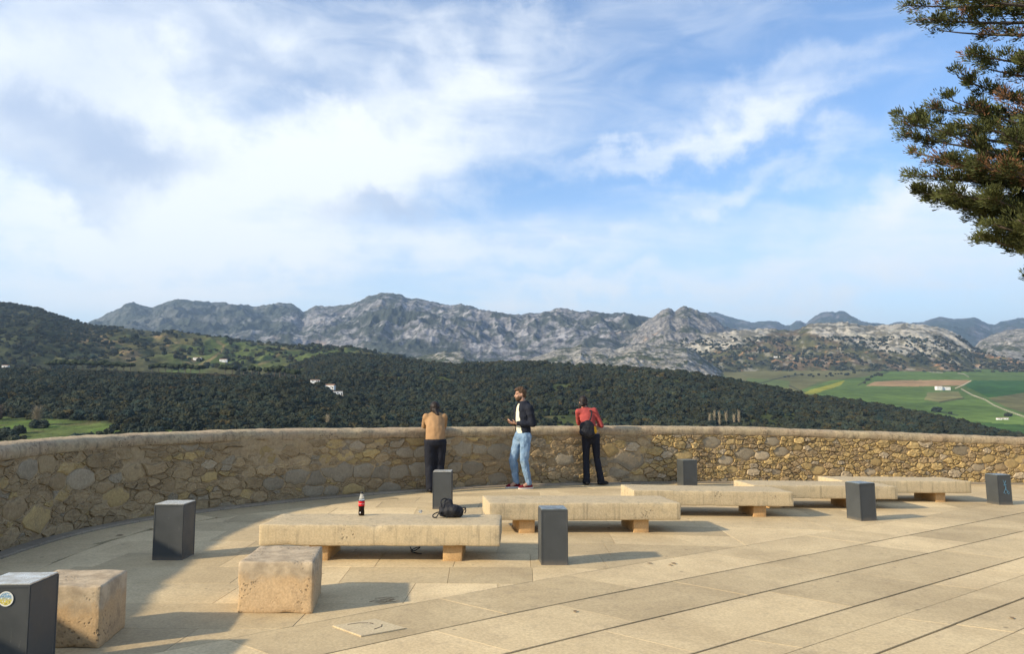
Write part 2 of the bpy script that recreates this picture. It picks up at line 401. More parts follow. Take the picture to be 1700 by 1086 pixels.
# --- valley floor with fields (right)
f_val = ridge_fn([(700, 620), (1100, 618), (1250, 612), (1400, 610), (1700, 612), (2300, 615)], [(700, 3700), (2300, 3700)],
                 [(700, 760), (1300, 742), (1700, 740), (2300, 745)], [(700, 1250), (2300, 1250)], 31, 9.0, 700.0, 0.3)
FIELDS = [([(1560, 600), (1480, 612), (1440, 626), (1380, 632), (1330, 648), (1420, 672), (1600, 720), (2300, 760), (2300, 600)], BRIGHT * 0.8),
          ([(1190, 618), (1300, 612), (1440, 614), (1420, 626), (1360, 634), (1320, 650), (1230, 634)], OLIVE * 1.25),
          ([(1240, 628), (1310, 632), (1310, 645), (1240, 640)], GRASS * 1.3),
          ([(1480, 614), (1560, 612), (1606, 618), (1610, 630), (1470, 630), (1440, 632)], BRIGHT * 0.95),
          ([(1330, 655), (1345, 648), (1395, 634), (1404, 632), (1395, 640), (1350, 655)], np.array([0.26, 0.26, 0.04])),
          ([(1438, 641), (1452, 634), (1480, 632), (1606, 631), (1613, 633), (1600, 640), (1520, 642)], np.array([0.36, 0.235, 0.125])),
          ([(1600, 640), (1616, 632), (1700, 632), (2300, 630), (2300, 655), (1690, 655), (1640, 660)], np.array([0.045, 0.115, 0.028])),
          ([(1640, 661), (1700, 652), (2300, 640), (2300, 700), (1720, 692), (1670, 676)], OLIVE * 1.25),
          ([(1540, 652), (1590, 650), (1600, 662), (1560, 668), (1535, 664)], OLIVE * 1.7),
          ([(1530, 676), (1600, 664), (1640, 664), (1700, 690), (1700, 712), (1560, 690)], BRIGHT * 0.98),
          ([(1600, 700), (1700, 706), (2300, 730), (2300, 770), (1560, 740), (1540, 700)], np.array([0.05, 0.10, 0.025]))]
def a_val(x, v):
    px, py = px_of(v); n = fbm(v[:, 0] / 150, v[:, 1] / 300, 4, 85)
    c = lerp(np.tile(GRASS, (len(v), 1)), np.tile(OLIVE * 1.1, (len(v), 1)), sstep(-0.2, 0.4, n))
    for poly, col in FIELDS:
        c = np.where(inpoly(px + 2.5 * n, py + 0.6 * n, poly)[:, None], col[None] * (1 + 0.18 * n[:, None]), c)
    rd = np.minimum(near_line(px, py, [(1596, 646), (1614, 656), (1636, 664), (1650, 673), (1672, 682), (1700, 692), (1800, 730)]), near_line(px, py, [(1586, 645), (1600, 639), (1612, 632)]))
    c = lerp(c, np.tile(np.array([0.50, 0.43, 0.31]), (len(v), 1)), sstep(1.1, 0.5, rd))
    c = lerp(c, np.tile(np.array([0.40, 0.36, 0.26]), (len(v), 1)), sstep(0.9, 0.3, np.minimum(near_line(px, py, [(1536, 615), (1545, 618), (1565, 619)]), near_line(px, py, [(1590, 620), (1600, 621), (1608, 626)]))))
    for hl in ([(1530, 690), (1560, 684), (1590, 690)], [(1560, 668), (1580, 664), (1600, 661)], [(1310, 640), (1330, 650), (1300, 655)], [(1425, 640), (1450, 625), (1475, 618)], [(1250, 640), (1300, 626), (1330, 622)]):
        c = lerp(c, np.tile(SCRUB, (len(v), 1)), sstep(1.6, 0.6, near_line(px, py + 0.8 * n, hl)) * 0.8)
    return c
ridge_mesh('valley', f_val, 1050, 1950, 800, 170, M['field'], 'green valley of crop fields with a ploughed brown strip and pale farm track', back=1.1, attr=a_val)

# --- mountains
f_karst = ridge_fn([(560, 625), (640, 606), (670, 596), (700, 591), (740, 584), (770, 585), (790, 598), (830, 606), (870, 600), (900, 589), (930, 579), (950, 577), (965, 572), (980, 578), (1000, 577), (1020, 581), (1060, 571), (1100, 574), (1140, 577), (1175, 600), (1215, 632), (1330, 660)],
                   [(560, 3300), (1330, 3500)], [(560, 650), (1330, 655)], [(560, 2600), (1330, 2600)], 41, 30.0, 170.0, 2.5, 0.8)
ridge_mesh('outcrop', f_karst, 570, 1320, 460, 80, M['karst'], 'pale grey bare limestone outcrop rising behind the wooded hill', cat='outcrop')
f_right = ridge_fn([(950, 600), (1060, 570), (1120, 555), (1200, 552), (1240, 547), (1280, 546), (1320, 549), (1335, 543), (1350, 537), (1380, 535), (1410, 535), (1440, 541), (1470, 540), (1500, 537), (1530, 538), (1560, 543), (1580, 549), (1600, 560), (1615, 573), (1640, 584), (1700, 592), (1900, 606), (2300, 612)],
                   [(950, 4500), (2300, 4600)], [(950, 640), (1200, 632), (1440, 621), (1700, 622), (2300, 624)], [(950, 3300), (2300, 3350)], 51, 52.0, 300.0, 2.2, 1.0, 5.0)
def a_right(x, v):
    px, py = px_of(v); X, Y = v[:, 0], v[:, 1]
    n = fbm(X / 110, Y / 160, 5, 95); n2 = fbm(X / 30, Y / 50, 4, 105)
    c = lerp(np.tile(SCRUB * 1.15, (len(v), 1)), np.tile(SOIL * 1.1, (len(v), 1)), sstep(-0.2, 0.35, n))
    c = lerp(c, np.tile(OLIVE, (len(v), 1)), sstep(0.1, 0.4, fbm(X / 70, Y / 90, 4, 115)) * 0.7)
    c = lerp(c, np.tile(np.array([0.36, 0.21, 0.12]), (len(v), 1)), sstep(0.38, 0.52, fbm(X / 60, Y / 40, 4, 125)) * sstep(560, 590, py) * 0.9)
    rock = sstep(0, 5, np.interp(px, [900, 1180, 1230, 1300, 1335, 1420, 1500, 1560, 1620, 1640], [580, 590, 578, 545, 548, 578, 592, 594, 584, 560]) + 9 * n - py) * (py > 400)
    sp = sstep(-0.12, 0.10, n2 + 0.4 * n)
    rc = lerp(np.tile(np.array([0.16, 0.15, 0.12]), (len(v), 1)), np.tile(np.array([0.42, 0.395, 0.345]), (len(v), 1)), sp)
    c = np.where((rock > 0.02)[:, None], c * (1 - rock[:, None]) + rc * rock[:, None], c)
    c = lerp(c, np.tile(np.array([0.42, 0.39, 0.33]), (len(v), 1)), sstep(0.28, 0.40, n2) * 0.5)
    return c
ridge_mesh('hill', f_right, 960, 2000, 640, 120, M['tint'], 'brown scrubby hill capped by speckled pale limestone above the fields', attr=a_right)
f_redge = ridge_fn([(1540, 610), (1600, 592), (1618, 577), (1632, 563), (1650, 556), (1675, 549), (1700, 546), (1800, 535), (1950, 540), (2300, 560)],
                   [(1540, 5200), (2300, 5200)], [(1540, 628), (2300, 628)], [(1540, 3900), (2300, 3900)], 61, 40.0, 240.0, 1.8, 0.7)
ridge_mesh('hill', f_redge, 1545, 2250, 360, 110, M['karst'], 'steep rocky grey hill at the right edge beneath the conifer')
f_pyr = ridge_fn([(860, 600), (960, 575), (1000, 566), (1040, 552), (1060, 543), (1075, 534), (1085, 526), (1098, 516), (1106, 513), (1112, 511), (1122, 516), (1130, 511), (1138, 508), (1150, 511), (1165, 517), (1180, 523), (1195, 533), (1205, 542), (1230, 549), (1270, 556), (1330, 570), (1420, 600)],
                 [(860, 5200), (1420, 5400)], [(860, 625), (1420, 625)], [(860, 3700), (1420, 3700)], 71, 62.0, 300.0, 2.6, 0.85, 5.0)
ridge_mesh('peak', f_pyr, 870, 1410, 380, 100, M['pyr'], 'pyramid-shaped bare rocky peak right of centre on the skyline', cat='mountain')
f_main = ridge_fn([(-200, 575), (60, 556), (120, 545), (150, 534), (165, 528), (185, 517), (205, 507), (215, 505), (240, 509), (250, 510), (262, 504), (280, 499), (292, 497), (310, 499), (330, 500), (345, 503), (372, 503), (385, 506), (420, 510), (432, 510), (445, 507), (465, 504), (480, 504), (492, 510), (500, 517), (508, 516), (520, 508), (545, 508), (580, 505), (596, 498), (612, 490), (625, 487), (645, 486), (665, 490), (672, 495), (690, 495), (705, 499), (725, 503), (745, 508), (765, 504), (780, 508), (795, 514), (820, 519), (845, 522), (865, 523), (880, 520), (900, 519), (930, 513), (950, 517), (975, 521), (990, 519), (1010, 521), (1040, 519), (1060, 524), (1085, 527), (1130, 536), (1200, 560), (1320, 600)],
                  [(-200, 8600), (420, 8400), (520, 7600), (640, 7000), (1320, 6600)], [(-200, 632), (1320, 630)], [(-200, 4400), (600, 3900), (1320, 3900)], 81, 165.0, 800.0, 2.6, 0.8, 7.0)
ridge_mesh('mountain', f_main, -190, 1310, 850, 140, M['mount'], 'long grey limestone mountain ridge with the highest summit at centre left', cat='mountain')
f_far = ridge_fn([(950, 560), (1100, 540), (1160, 524), (1172, 519), (1190, 518), (1205, 523), (1225, 530), (1250, 535), (1270, 533), (1290, 533), (1305, 541), (1313, 541), (1322, 534), (1332, 532), (1340, 538), (1345, 533), (1352, 527), (1362, 521), (1372, 518), (1384, 517), (1390, 519), (1396, 516), (1404, 517), (1412, 521), (1422, 528), (1434, 535), (1460, 537), (1478, 540), (1490, 535), (1500, 534), (1512, 538), (1535, 535), (1550, 530), (1565, 528), (1590, 530), (1608, 529), (1622, 527), (1635, 534), (1648, 540), (1656, 541), (1664, 536), (1680, 534), (1700, 532), (1800, 524), (2000, 530), (2300, 540)],
                 [(950, 13500), (2300, 13500)], [(950, 605), (2300, 605)], [(950, 8200), (2300, 8200)], 91, 240.0, 1500.0, 1.8, 0.75, 5.0)
ridge_mesh('mountain', f_far, 960, 2250, 560, 80, M['far'], 'distant blue range with a table-topped peak on the right skyline', cat='mountain')

# --- the ground sheet that carries everything, and the air
gm, gt, gb = material('valley_ground')
gco = gt.n('ShaderNodeTexCoord').outputs['Object']; gn = gt.noise(gco, 0.01, 6, 0.6)
setc(gt, gb, gt.mix(gn, (0.05, 0.07, 0.03), (0.13, 0.12, 0.06)), 0.95)
G = 18000.0
o = link('ground', mesh_py('ground', [(-G, -G, -136), (G, -G, -136), (G, G, -136), (-G, G, -136)], [(0, 1, 2, 3)]), gm)
tag(o, 'low valley ground stretching away beneath the hills', 'ground', kind='structure')
bm = bmesh.new(); box_bm(bm, (0, 0, 780), (38000, 38000, 1836))
hm = bpy.data.materials.new('haze'); hm.use_nodes = True; ht = NT(hm.node_tree)
hv = ht.n('ShaderNodeVolumePrincipled', {'Color': (0.52, 0.73, 1.0, 1), 'Density': 5.6e-5, 'Anisotropy': 0.25})
ho = ht.n('ShaderNodeOutputMaterial'); ht.t.links.new(hv.outputs[0], ho.inputs['Volume'])
haze = link('haze', bm_mesh('haze', bm), hm); tag(haze, 'thin blue haze in the air over the whole landscape', 'haze', kind='stuff')
# ================================================================== vegetation of the landscape
def leaf_mat(name, col, var=0.4, fine=0.9, attr=True, rough=0.9, bump=0.0):
    m, t, b = material(name)
    co = t.n('ShaderNodeTexCoord').outputs['Object']
    n = t.noise(co, fine, 4, 0.7)
    c = t.mix(t.ramp(n, 0.3, 0.7), tuple(x * (1 - var) for x in col), tuple(x * (1 + var) for x in col))
    if attr: c = t.mix(1.0, c, t.n('ShaderNodeAttribute', attribute_name='tint', attribute_type='INSTANCER').outputs['Color'], 'MULTIPLY')
    setc(t, b, c, rough, t.noise(co, fine * 3.0, 4, 0.75) if bump else None, 1.0, bump); b.inputs['Specular IOR Level'].default_value = 0.1
    return m
M['oak'] = leaf_mat('oak_foliage', (0.031, 0.038, 0.025), 0.45, 0.45, bump=1.0)  # base colour darkened in place of cloud shadow over the wooded slopes
M['pine'] = leaf_mat('pine_foliage', (0.036, 0.048, 0.024), 0.4, 0.6, False, bump=1.0)
M['twig'] = leaf_mat('bare_twigs', (0.30, 0.25, 0.17), 0.3, 2.0, False)
M['redtwig'] = leaf_mat('reddish_bare_twigs', (0.15, 0.105, 0.085), 0.3, 2.0, False)
M['bark'] = plain('tree_bark', (0.12, 0.095, 0.075), 0.95, 0.4, 3.0)
CROWNS = None
def ico(sub):
    bm = bmesh.new(); bmesh.ops.create_icosphere(bm, subdivisions=sub, radius=1.0)
    v = np.array([p.co[:] for p in bm.verts]); f = np.array([[q.index for q in p.verts] for p in bm.faces]); bm.free(); return v, f
ICO = {1: ico(1), 2: ico(2), 3: ico(3)}
def lumpy(sub, seed, amp=0.3):
    v, f = ICO[sub]; r = np.random.default_rng(seed)
    d = np.ones(len(v))
    for i in range(7):
        c = r.normal(size=3); c /= np.linalg.norm(c); d += amp * r.uniform(-0.5, 1.0) * np.exp(-(((v - c) ** 2).sum(1)) / 0.28)
    d += r.normal(size=len(v)) * amp * 0.35
    return v * d[:, None], f
def crown_group(mat, nvar=6):
    """node group: one irregular crown of leaf lumps per point, size, turn and tone taken from the point"""
    g = bpy.data.node_groups.new('crowns', 'GeometryNodeTree')
    g.interface.new_socket('Geometry', in_out='INPUT', socket_type='NodeSocketGeometry'); g.interface.new_socket('Geometry', in_out='OUTPUT', socket_type='NodeSocketGeometry')
    N, L = g.nodes, g.links
    gi, go = N.new('NodeGroupInput'), N.new('NodeGroupOutput'); join = N.new('GeometryNodeJoinGeometry')
    for k in range(nvar):
        ic = N.new('GeometryNodeMeshIcoSphere'); ic.inputs['Subdivisions'].default_value = 4; ic.inputs['Radius'].default_value = 1.0
        pos = N.new('GeometryNodeInputPosition'); offs = []
        for sc_, w_ in ((1.15, 1.5), (2.6, 0.9), (6.0, 0.42)):
            ad = N.new('ShaderNodeVectorMath'); ad.operation = 'ADD'; ad.inputs[1].default_value = (k * 7.3 + sc_, k * 3.1, -k * 5.7)
            nz_ = N.new('ShaderNodeTexNoise'); nz_.inputs['Scale'].default_value = sc_; nz_.inputs['Detail'].default_value = 2.0
            L.new(pos.outputs[0], ad.inputs[0]); L.new(ad.outputs[0], nz_.inputs['Vector'])
            mm = N.new('ShaderNodeMath'); mm.operation = 'MULTIPLY_ADD'; mm.inputs[1].default_value = w_; mm.inputs[2].default_value = -0.5 * w_
            L.new(nz_.outputs[0], mm.inputs[0]); offs.append(mm.outputs[0])
        a1 = N.new('ShaderNodeMath'); L.new(offs[0], a1.inputs[0]); L.new(offs[1], a1.inputs[1])
        a2 = N.new('ShaderNodeMath'); L.new(a1.outputs[0], a2.inputs[0]); L.new(offs[2], a2.inputs[1])
        sv = N.new('ShaderNodeVectorMath'); sv.operation = 'SCALE'; L.new(pos.outputs[0], sv.inputs[0]); L.new(a2.outputs[0], sv.inputs['Scale'])
        sp = N.new('GeometryNodeSetPosition'); L.new(ic.outputs[0], sp.inputs['Geometry']); L.new(sv.outputs[0], sp.inputs['Offset'])
        sm = N.new('GeometryNodeSetMaterial'); sm.inputs['Material'].default_value = mat; L.new(sp.outputs[0], sm.inputs['Geometry'])
        ti = N.new('GeometryNodeGeometryToInstance'); L.new(sm.outputs[0], ti.inputs[0]); L.new(ti.outputs[0], join.inputs[0])
    def att(name, typ):
        a = N.new('GeometryNodeInputNamedAttribute'); a.data_type = typ; a.inputs['Name'].default_value = name; return a.outputs[0]
    ip = N.new('GeometryNodeInstanceOnPoints'); ip.inputs['Pick Instance'].default_value = True
    cx = N.new('ShaderNodeCombineXYZ'); L.new(att('turn', 'FLOAT'), cx.inputs[2]); er = N.new('FunctionNodeEulerToRotation'); L.new(cx.outputs[0], er.inputs[0])
    L.new(gi.outputs[0], ip.inputs['Points']); L.new(join.outputs[0], ip.inputs['Instance']); L.new(att('variant', 'INT'), ip.inputs['Instance Index']); L.new(er.outputs[0], ip.inputs['Rotation']); L.new(att('size', 'FLOAT_VECTOR'), ip.inputs['Scale'])
    L.new(ip.outputs[0], go.inputs[0]); return g
def scatter_mesh(name, pts, rad, hscale, tint, sub, seed):
    n = len(pts); p = pts.copy(); p[:, 2] += hscale * rad * 0.65
    me = bpy.data.meshes.new(name); me.vertices.add(n); me.vertices.foreach_set('co', p.astype(np.float32).ravel())
    a = me.attributes.new('size', 'FLOAT_VECTOR', 'POINT'); a.data.foreach_set('vector', np.stack([rad * rng.uniform(0.8, 1.25, n), rad * rng.uniform(0.8, 1.25, n), rad * hscale], -1).astype(np.float32).ravel())
    a = me.attributes.new('turn', 'FLOAT', 'POINT'); a.data.foreach_set('value', rng.uniform(0, 6.283, n).astype(np.float32))
    a = me.attributes.new('variant', 'INT', 'POINT'); a.data.foreach_set('value', rng.integers(0, 6, n).astype(np.int32))
    a = me.attributes.new('tint', 'FLOAT_VECTOR', 'POINT'); a.data.foreach_set('vector', tint.astype(np.float32).ravel())
    me.update(); return me
WALLTOP = ([-400, 0, 141, 287, 420, 740, 1000, 1160, 1265, 1360, 1500, 1600, 1700, 2100], [760, 737, 726, 719, 714, 711, 708, 709, 710, 714, 719, 723, 727, 745])
def scatter(f, n, x0, x1, keep, t0=0.0, t1=1.02):
    x = rng.uniform(x0, x1, n * 3); t = rng.uniform(t0, t1, n * 3)
    X, Y, Z = f(x, t); ok = rng.uniform(0, 1, n * 3) < Y / Y.max()
    v = np.stack([X, Y, Z], -1); px, py = px_of(v)
    ok &= (py < np.interp(px, *WALLTOP) + 28) & keep(px, py, v)
    v = v[ok][:n]; return v
def tints(n, lo=0.72, hi=1.25, warm=0.12):
    b = rng.uniform(lo, hi, n); w_ = rng.normal(0, warm, n)
    brown = rng.uniform(0, 1, n) < 0.09
    c = np.stack([b * (1 + w_), b, b * (1 - w_)], -1); c[brown] *= (1.5, 1.15, 0.9); return np.clip(c, 0.2, 3)
def forest(name, f, n, x0, x1, keep, r0, r1, label, sub, seed, t0=0.0, t1=1.02, hs=(0.7, 1.05), lumps=1):
    v = scatter(f, n, x0, x1, keep, t0, t1); r = (r0 + (r1 - r0) * rng.uniform(0, 1, len(v)) ** 1.6) * rng.uniform(0.75, 1.25, len(v))
    tn = tints(len(v)); pr = np.clip(0.5 + 0.8 * fbm(v[:, 0] / 50, v[:, 1] / 70, 4, seed), 0.25, 1.2); tn = tn * (0.7 + 0.5 * pr)[:, None]
    if lumps > 1:                                   # merging crowns: several lumps per tree
        v = np.repeat(v, lumps, 0); r = np.repeat(r, lumps); tn = np.repeat(tn, lumps, 0)
        a_ = rng.uniform(0, 6.283, len(v)); q_ = r * rng.uniform(0.1, 0.85, len(v)); v = v + np.stack([np.cos(a_) * q_, np.sin(a_) * q_, r * rng.uniform(-0.2, 0.5, len(v))], -1)
        r = r * rng.uniform(0.45, 0.8, len(v)); tn = tn * rng.uniform(0.8, 1.25, len(v))[:, None]
    me = scatter_mesh(name, v, r, rng.uniform(hs[0], hs[1], len(v)), tn, sub, seed)
    o_ = link(name, me, M['oak']); tag(o_, label, 'forest', kind='stuff'); md = o_.modifiers.new('crowns', 'NODES'); md.node_group = CROWNS
CROWNS = crown_group(M['oak'])
def k_near(px, py, v):
    n = fbm(v[:, 0] / 45, v[:, 1] / 60, 4, 5)
    edge = np.interp(px, [-400, 0, 60, 150, 250, 330, 420], [678, 690, 692, 700, 705, 722, 745]) + 6 * n
    hedge = (fbm(v[:, 0] / 14, v[:, 1] / 10, 3, 77) > 0.33)
    open_ = inpoly(px, py, [(338, 600), (368, 600), (368, 617), (338, 617)]) | inpoly(px, py, [(33, 622), (60, 621), (62, 629), (36, 630)])
    open_ |= inpoly(px, py, [(548, 643), (580, 645), (640, 668), (662, 690), (640, 694), (600, 676), (545, 664)]) & (rng.uniform(0, 1, len(px)) < 0.9)
    open_ |= inpoly(px, py, [(505, 628), (570, 630), (575, 646), (500, 642)]) & (rng.uniform(0, 1, len(px)) < 0.75)
    return ((py < edge) | hedge) & ~open_ & ~((px < 505) & (py < np.interp(px, [-400, 0, 500], [606, 616, 634])))
def k_mid(px, py, v):
    gr = fbm(v[:, 0] / 60, v[:, 1] / 110, 4, 41) > 0.34
    bare = fbm(v[:, 0] / 40, v[:, 1] / 90, 4, 31) > 0.42
    return (~gr & ~bare) | (rng.uniform(0, 1, len(px)) < 0.12)
forest('forest', f_near, 17000, -380, 830, k_near, 1.5, 3.6, 'dense dark oak wood covering the near left slope', 1, 100)
forest('forest', f_mid, 34000, 320, 1900, k_mid, 1.5, 3.8, 'dense dark oak wood covering the long middle hill', 1, 200)
forest('shrubs', f_left, 5200, -450, 740, lambda px, py, v: (fbm(v[:, 0] / 34, v[:, 1] / 60, 4, 65) > 0.12) | (px + 60 * fbm(v[:, 0] / 120, v[:, 1] / 200, 5, 55) < 170) | (rng.uniform(0, 1, len(px)) < 0.07), 3.0, 5.0, 'dark scrub dotted over the rounded left hills', 1, 300)
forest('shrubs', f_right, 3800, 980, 1900, lambda px, py, v: (py > 560) & (fbm(v[:, 0] / 70, v[:, 1] / 90, 4, 115) < 0.12), 4.0, 7.0, 'dark scrub dotted over the brown hill above the fields', 1, 400)
def k_val(px, py, v):
    d = np.full(len(px), 99.0)
    for hl in ([(1555, 684), (1575, 688), (1605, 694)], [(1560, 668), (1580, 664), (1600, 661)], [(1430, 640), (1450, 627), (1470, 620)], [(1250, 640), (1300, 628), (1330, 622)], [(1300, 645), (1330, 655)], [(1660, 690), (1700, 700)], [(1612, 630), (1628, 631)], [(1648, 667), (1655, 668)], [(1540, 615), (1620, 617)], [(1330, 626), (1420, 622)]):
        d = np.minimum(d, near_line(px, py, hl))
    return d < 2.0
forest('hedges', f_val, 420, 1180, 1760, k_val, 4.0, 7.0, 'thin dark hedges and bushes lining the valley fields', 1, 500)

def on_ridge(f, x, t):
    X, Y, Z = f(np.array([float(x)]), np.array([float(t)])); return Vector((X[0], Y[0], Z[0]))
def ridge_at(f, x, y):                           # the place on a slope that is seen at photo position (x, y)
    ts = np.linspace(0, 1, 400); X, Y, Z = f(np.full(400, float(x)), ts); px, py = px_of(np.stack([X, Y, Z], -1))
    i = int(np.argmin(np.abs(py - y))); return Vector((X[i], Y[i], Z[i]))
# umbrella pines on the near crest
def pine_tree(loc, h, cw, seed):
    r = random.Random(seed); e = empty('pine_tree', loc, r.uniform(0, 6))
    bm = bmesh.new(); tube_bm(bm, [(0, 0, -1), (0.2, 0, h * 0.4), (0.1, 0.2, h * 0.75)], [0.50, 0.42, 0.28], 6)
    for k in range(4):
        a = k * 1.57 + r.uniform(-0.4, 0.4); tube_bm(bm, [(0.2, 0, h * 0.5), (math.cos(a) * cw * 0.3, math.sin(a) * cw * 0.3, h * 0.82)], [0.15, 0.07], 5)
    link('trunk', bm_mesh('trunk', bm), M['bark'], e)
    V, Fc, off = [], [], 0
    for k in range(13):
        v, f = lumpy(2, seed * 31 + k, 0.4); a = r.uniform(0, 6.28); q = cw * 0.32 * math.sqrt(r.random())
        s = np.array([cw * 0.24, cw * 0.24, h * 0.19]) * r.uniform(0.75, 1.2)
        V.append(v * s + np.array([math.cos(a) * q, math.sin(a) * q, h * 0.82 - 0.10 * h * (q / (cw * 0.35)) ** 2])); Fc.append(f + off); off += len(v)
    link('crown', mesh_np('crown', np.concatenate(V), np.concatenate(Fc), False), M['pine'], e)
    return e
PG = 'umbrella pines along the left ridge'
def r_pine(i): return 0.86 + 0.26 * ((i * 37) % 11) / 11.0
for i, (x, h) in enumerate([(84, 12), (95, 13), (106, 12), (116, 12.5), (127, 13), (138, 12.5), (150, 13), (160, 12), (172, 13), (183, 13), (195, 12.5), (206, 13), (217, 12)]):
    tag(pine_tree(on_ridge(f_near, x, 0.99) - Vector((0, 0, 0.5)), h * r_pine(i), 13.5, 700 + i), 'umbrella pine in the closed left part of the ridge-top row', 'pine tree', PG)
for i, (x, h) in enumerate([(253, 12), (264, 12.5), (275, 12), (286, 13), (297, 12), (308, 12.5), (317, 12)]):
    tag(pine_tree(on_ridge(f_near, x, 0.985) - Vector((0, 0, 0.5)), h * r_pine(i), 12.0, 730 + i), 'umbrella pine in the clump left of the small bright green field', 'pine tree', PG)
for x, h, cw, lb in [(332, 11, 15, 'single rounded umbrella pine at the left edge of the small green field'), (374, 12.5, 14, 'left pine of the flat-topped pair right of the small green field'), (386, 12, 13, 'right pine of the flat-topped pair right of the small green field'),
                     (405, 9, 7, 'small lone pine between the pine pair and the next clump'), (419, 12, 9.5, 'pine with pale trunks just right of the small lone pine'), (430, 11, 8, 'lower pine leaning against the clump right of the lone pine')]:
    tag(pine_tree(on_ridge(f_near, x, 0.985) - Vector((0, 0, 0.5)), h, cw, int(x) + 900), lb, 'pine tree', PG)
for i, (x, h) in enumerate([(446, 12), (456, 13), (465, 13), (474, 12.5), (483, 12), (491, 11)]):
    tag(pine_tree(on_ridge(f_near, x, 0.985) - Vector((0, 0, 0.5)), h * r_pine(i + 3), 11.0, 760 + i), 'umbrella pine in the rightmost clump of the ridge-top row', 'pine tree', PG)
# bare poplars
def bare_tree(loc, h, wd, mat, seed, n=190):
    r = random.Random(seed); e = empty('bare_tree', loc)
    bm = bmesh.new(); tube_bm(bm, [(0, 0, -0.6), (0, 0, h * 0.5), (0.1, 0, h * 0.95)], [0.24, 0.15, 0.03], 6); link('trunk', bm_mesh('trunk', bm), M['bark'], e)
    bm = bmesh.new()
    for k in range(n):
        z0 = h * r.uniform(0.05, 0.75); a = r.uniform(0, 6.28); l = h * r.uniform(0.16, 0.38); sp = wd * 0.5 * r.uniform(0.3, 1.0) * (1 - 0.35 * abs(z0 / h - 0.35))
        p0 = Vector((0, 0, z0)); p1 = Vector((math.cos(a) * sp * 0.6, math.sin(a) * sp * 0.6, z0 + l * 0.5)); p2 = Vector((math.cos(a) * sp, math.sin(a) * sp, z0 + l))
        tube_bm(bm, [p0, p1, p2], [0.07, 0.06, 0.02], 3, False)
    link('crown', bm_mesh('crown', bm), mat, e); return e
def drop(p): return p - Vector((0, 0, 0.3))
tag(bare_tree(drop(ridge_at(f_near, 68, 706)), 12.5, 9.5, M['twig'], 1, 420), 'pale leafless poplar standing on the meadow edge at far left', 'tree')
tag(bare_tree(drop(ridge_at(f_near, 3, 698)), 11, 9.5, M['redtwig'], 2, 300), 'reddish leafless tree at the left picture edge by the meadow', 'tree')
tag(bare_tree(drop(ridge_at(f_near, 546, 712)), 10, 4.0, M['twig'], 3, 160), 'slim yellowish leafless poplar below the white ruin', 'tree')
for i, x in enumerate((1176, 1184, 1192, 1203, 1216, 1224)):
    tag(bare_tree(drop(ridge_at(f_mid, x, 708 - i % 2)), 13 + (i * 7) % 4, 4.2, M['twig'], 20 + i, 90), 'slim leafless poplar in the pale stand on the right hillside', 'tree', 'bare poplars on the right hillside')

# ================================================================== far houses
M['white'] = plain('whitewash', (0.78, 0.77, 0.73), 0.9, 0.06, 0.6)
M['roof'] = plain('clay_roof_tiles', (0.30, 0.19, 0.13), 0.9, 0.3, 1.5)
M['window'] = plain('dark_window_glass', (0.03, 0.035, 0.045), 0.2, 0.2, 1.0)
M['ruin'] = plain('old_masonry', (0.30, 0.25, 0.18), 0.95, 0.35, 0.7)
def house(loc, w_, d, h, rz, label, roof=1.0, base=0.0, nwin=2, wallmat='white'):
    e = empty('farmhouse', loc, rz)
    bm = bmesh.new(); box_bm(bm, (0, 0, h / 2 - 0.6), (w_, d, h + 1.2)); link('wall', bm_mesh('wall', bm), M[wallmat], e)
    bm = bmesh.new(); ov = 0.3
    a = [(-w_ / 2 - ov, -d / 2 - ov, h), (w_ / 2 + ov, -d / 2 - ov, h), (w_ / 2 + ov, d / 2 + ov, h), (-w_ / 2 - ov, d / 2 + ov, h), (-w_ / 2 - ov, 0, h + roof), (w_ / 2 + ov, 0, h + roof)]
    me = mesh_py('roof', [(x, y, z + 0.02) for x, y, z in a], [(0, 1, 5, 4), (2, 3, 4, 5), (0, 4, 3), (1, 2, 5), (3, 2, 1, 0)]); link('roof', me, M['roof'], e); bm.free()
    for k in range(nwin):
        bm = bmesh.new(); box_bm(bm, (-w_ / 2 + w_ * (k + 0.7) / (nwin + 0.4), -d / 2 - 0.02, h * 0.55), (0.9, 0.12, 1.1)); link('window', bm_mesh('window', bm), M['window'], e)
    bm = bmesh.new(); box_bm(bm, (w_ * 0.38, -d / 2 - 0.02, 1.0), (1.0, 0.12, 2.0)); link('door', bm_mesh('door', bm), M['window'], e)
    if base:
        bm = bmesh.new(); box_bm(bm, (0.2, -d * 0.35, -base / 2 - 0.1), (w_ * 1.12, d * 1.3, base)); link('terrace', bm_mesh('terrace', bm), M['ruin'], e)
    return tag(e, label, 'house')
house(ridge_at(f_near, 524, 633) + Vector((0, 0, 2.6)), 9.5, 5, 2.2, 0.1, 'long low white farmhouse left of the gabled one on the wooded ridge', 0.7)
house(ridge_at(f_near, 549, 637) + Vector((0, 0, 2.8)), 9.5, 5, 3.4, -0.15, 'white farmhouse with stepped gables right of the long low one', 1.3)
house(ridge_at(f_near, 562, 660) + Vector((0, 0, 2.2)), 9.0, 5, 3.6, 0.2, 'white block house on a stone terrace below the ridge farmhouses', 0.25, 3.2, 1)
house(ridge_at(f_left, 328, 598), 17, 8, 5, 0.0, 'low white barn on the olive slope above the pine row', 1.0)
house(ridge_at(f_left, 371, 601), 15, 8, 5, 0.1, 'white farmhouse with a dark roof right of the low barn', 1.5)
house(ridge_at(f_right, 1288, 594), 16, 9, 6, 0.0, 'left of two tiny white houses on the brown hill', 1.0)
house(ridge_at(f_right, 1297, 594), 14, 9, 6, 0.0, 'right of two tiny white houses on the brown hill', 1.0)
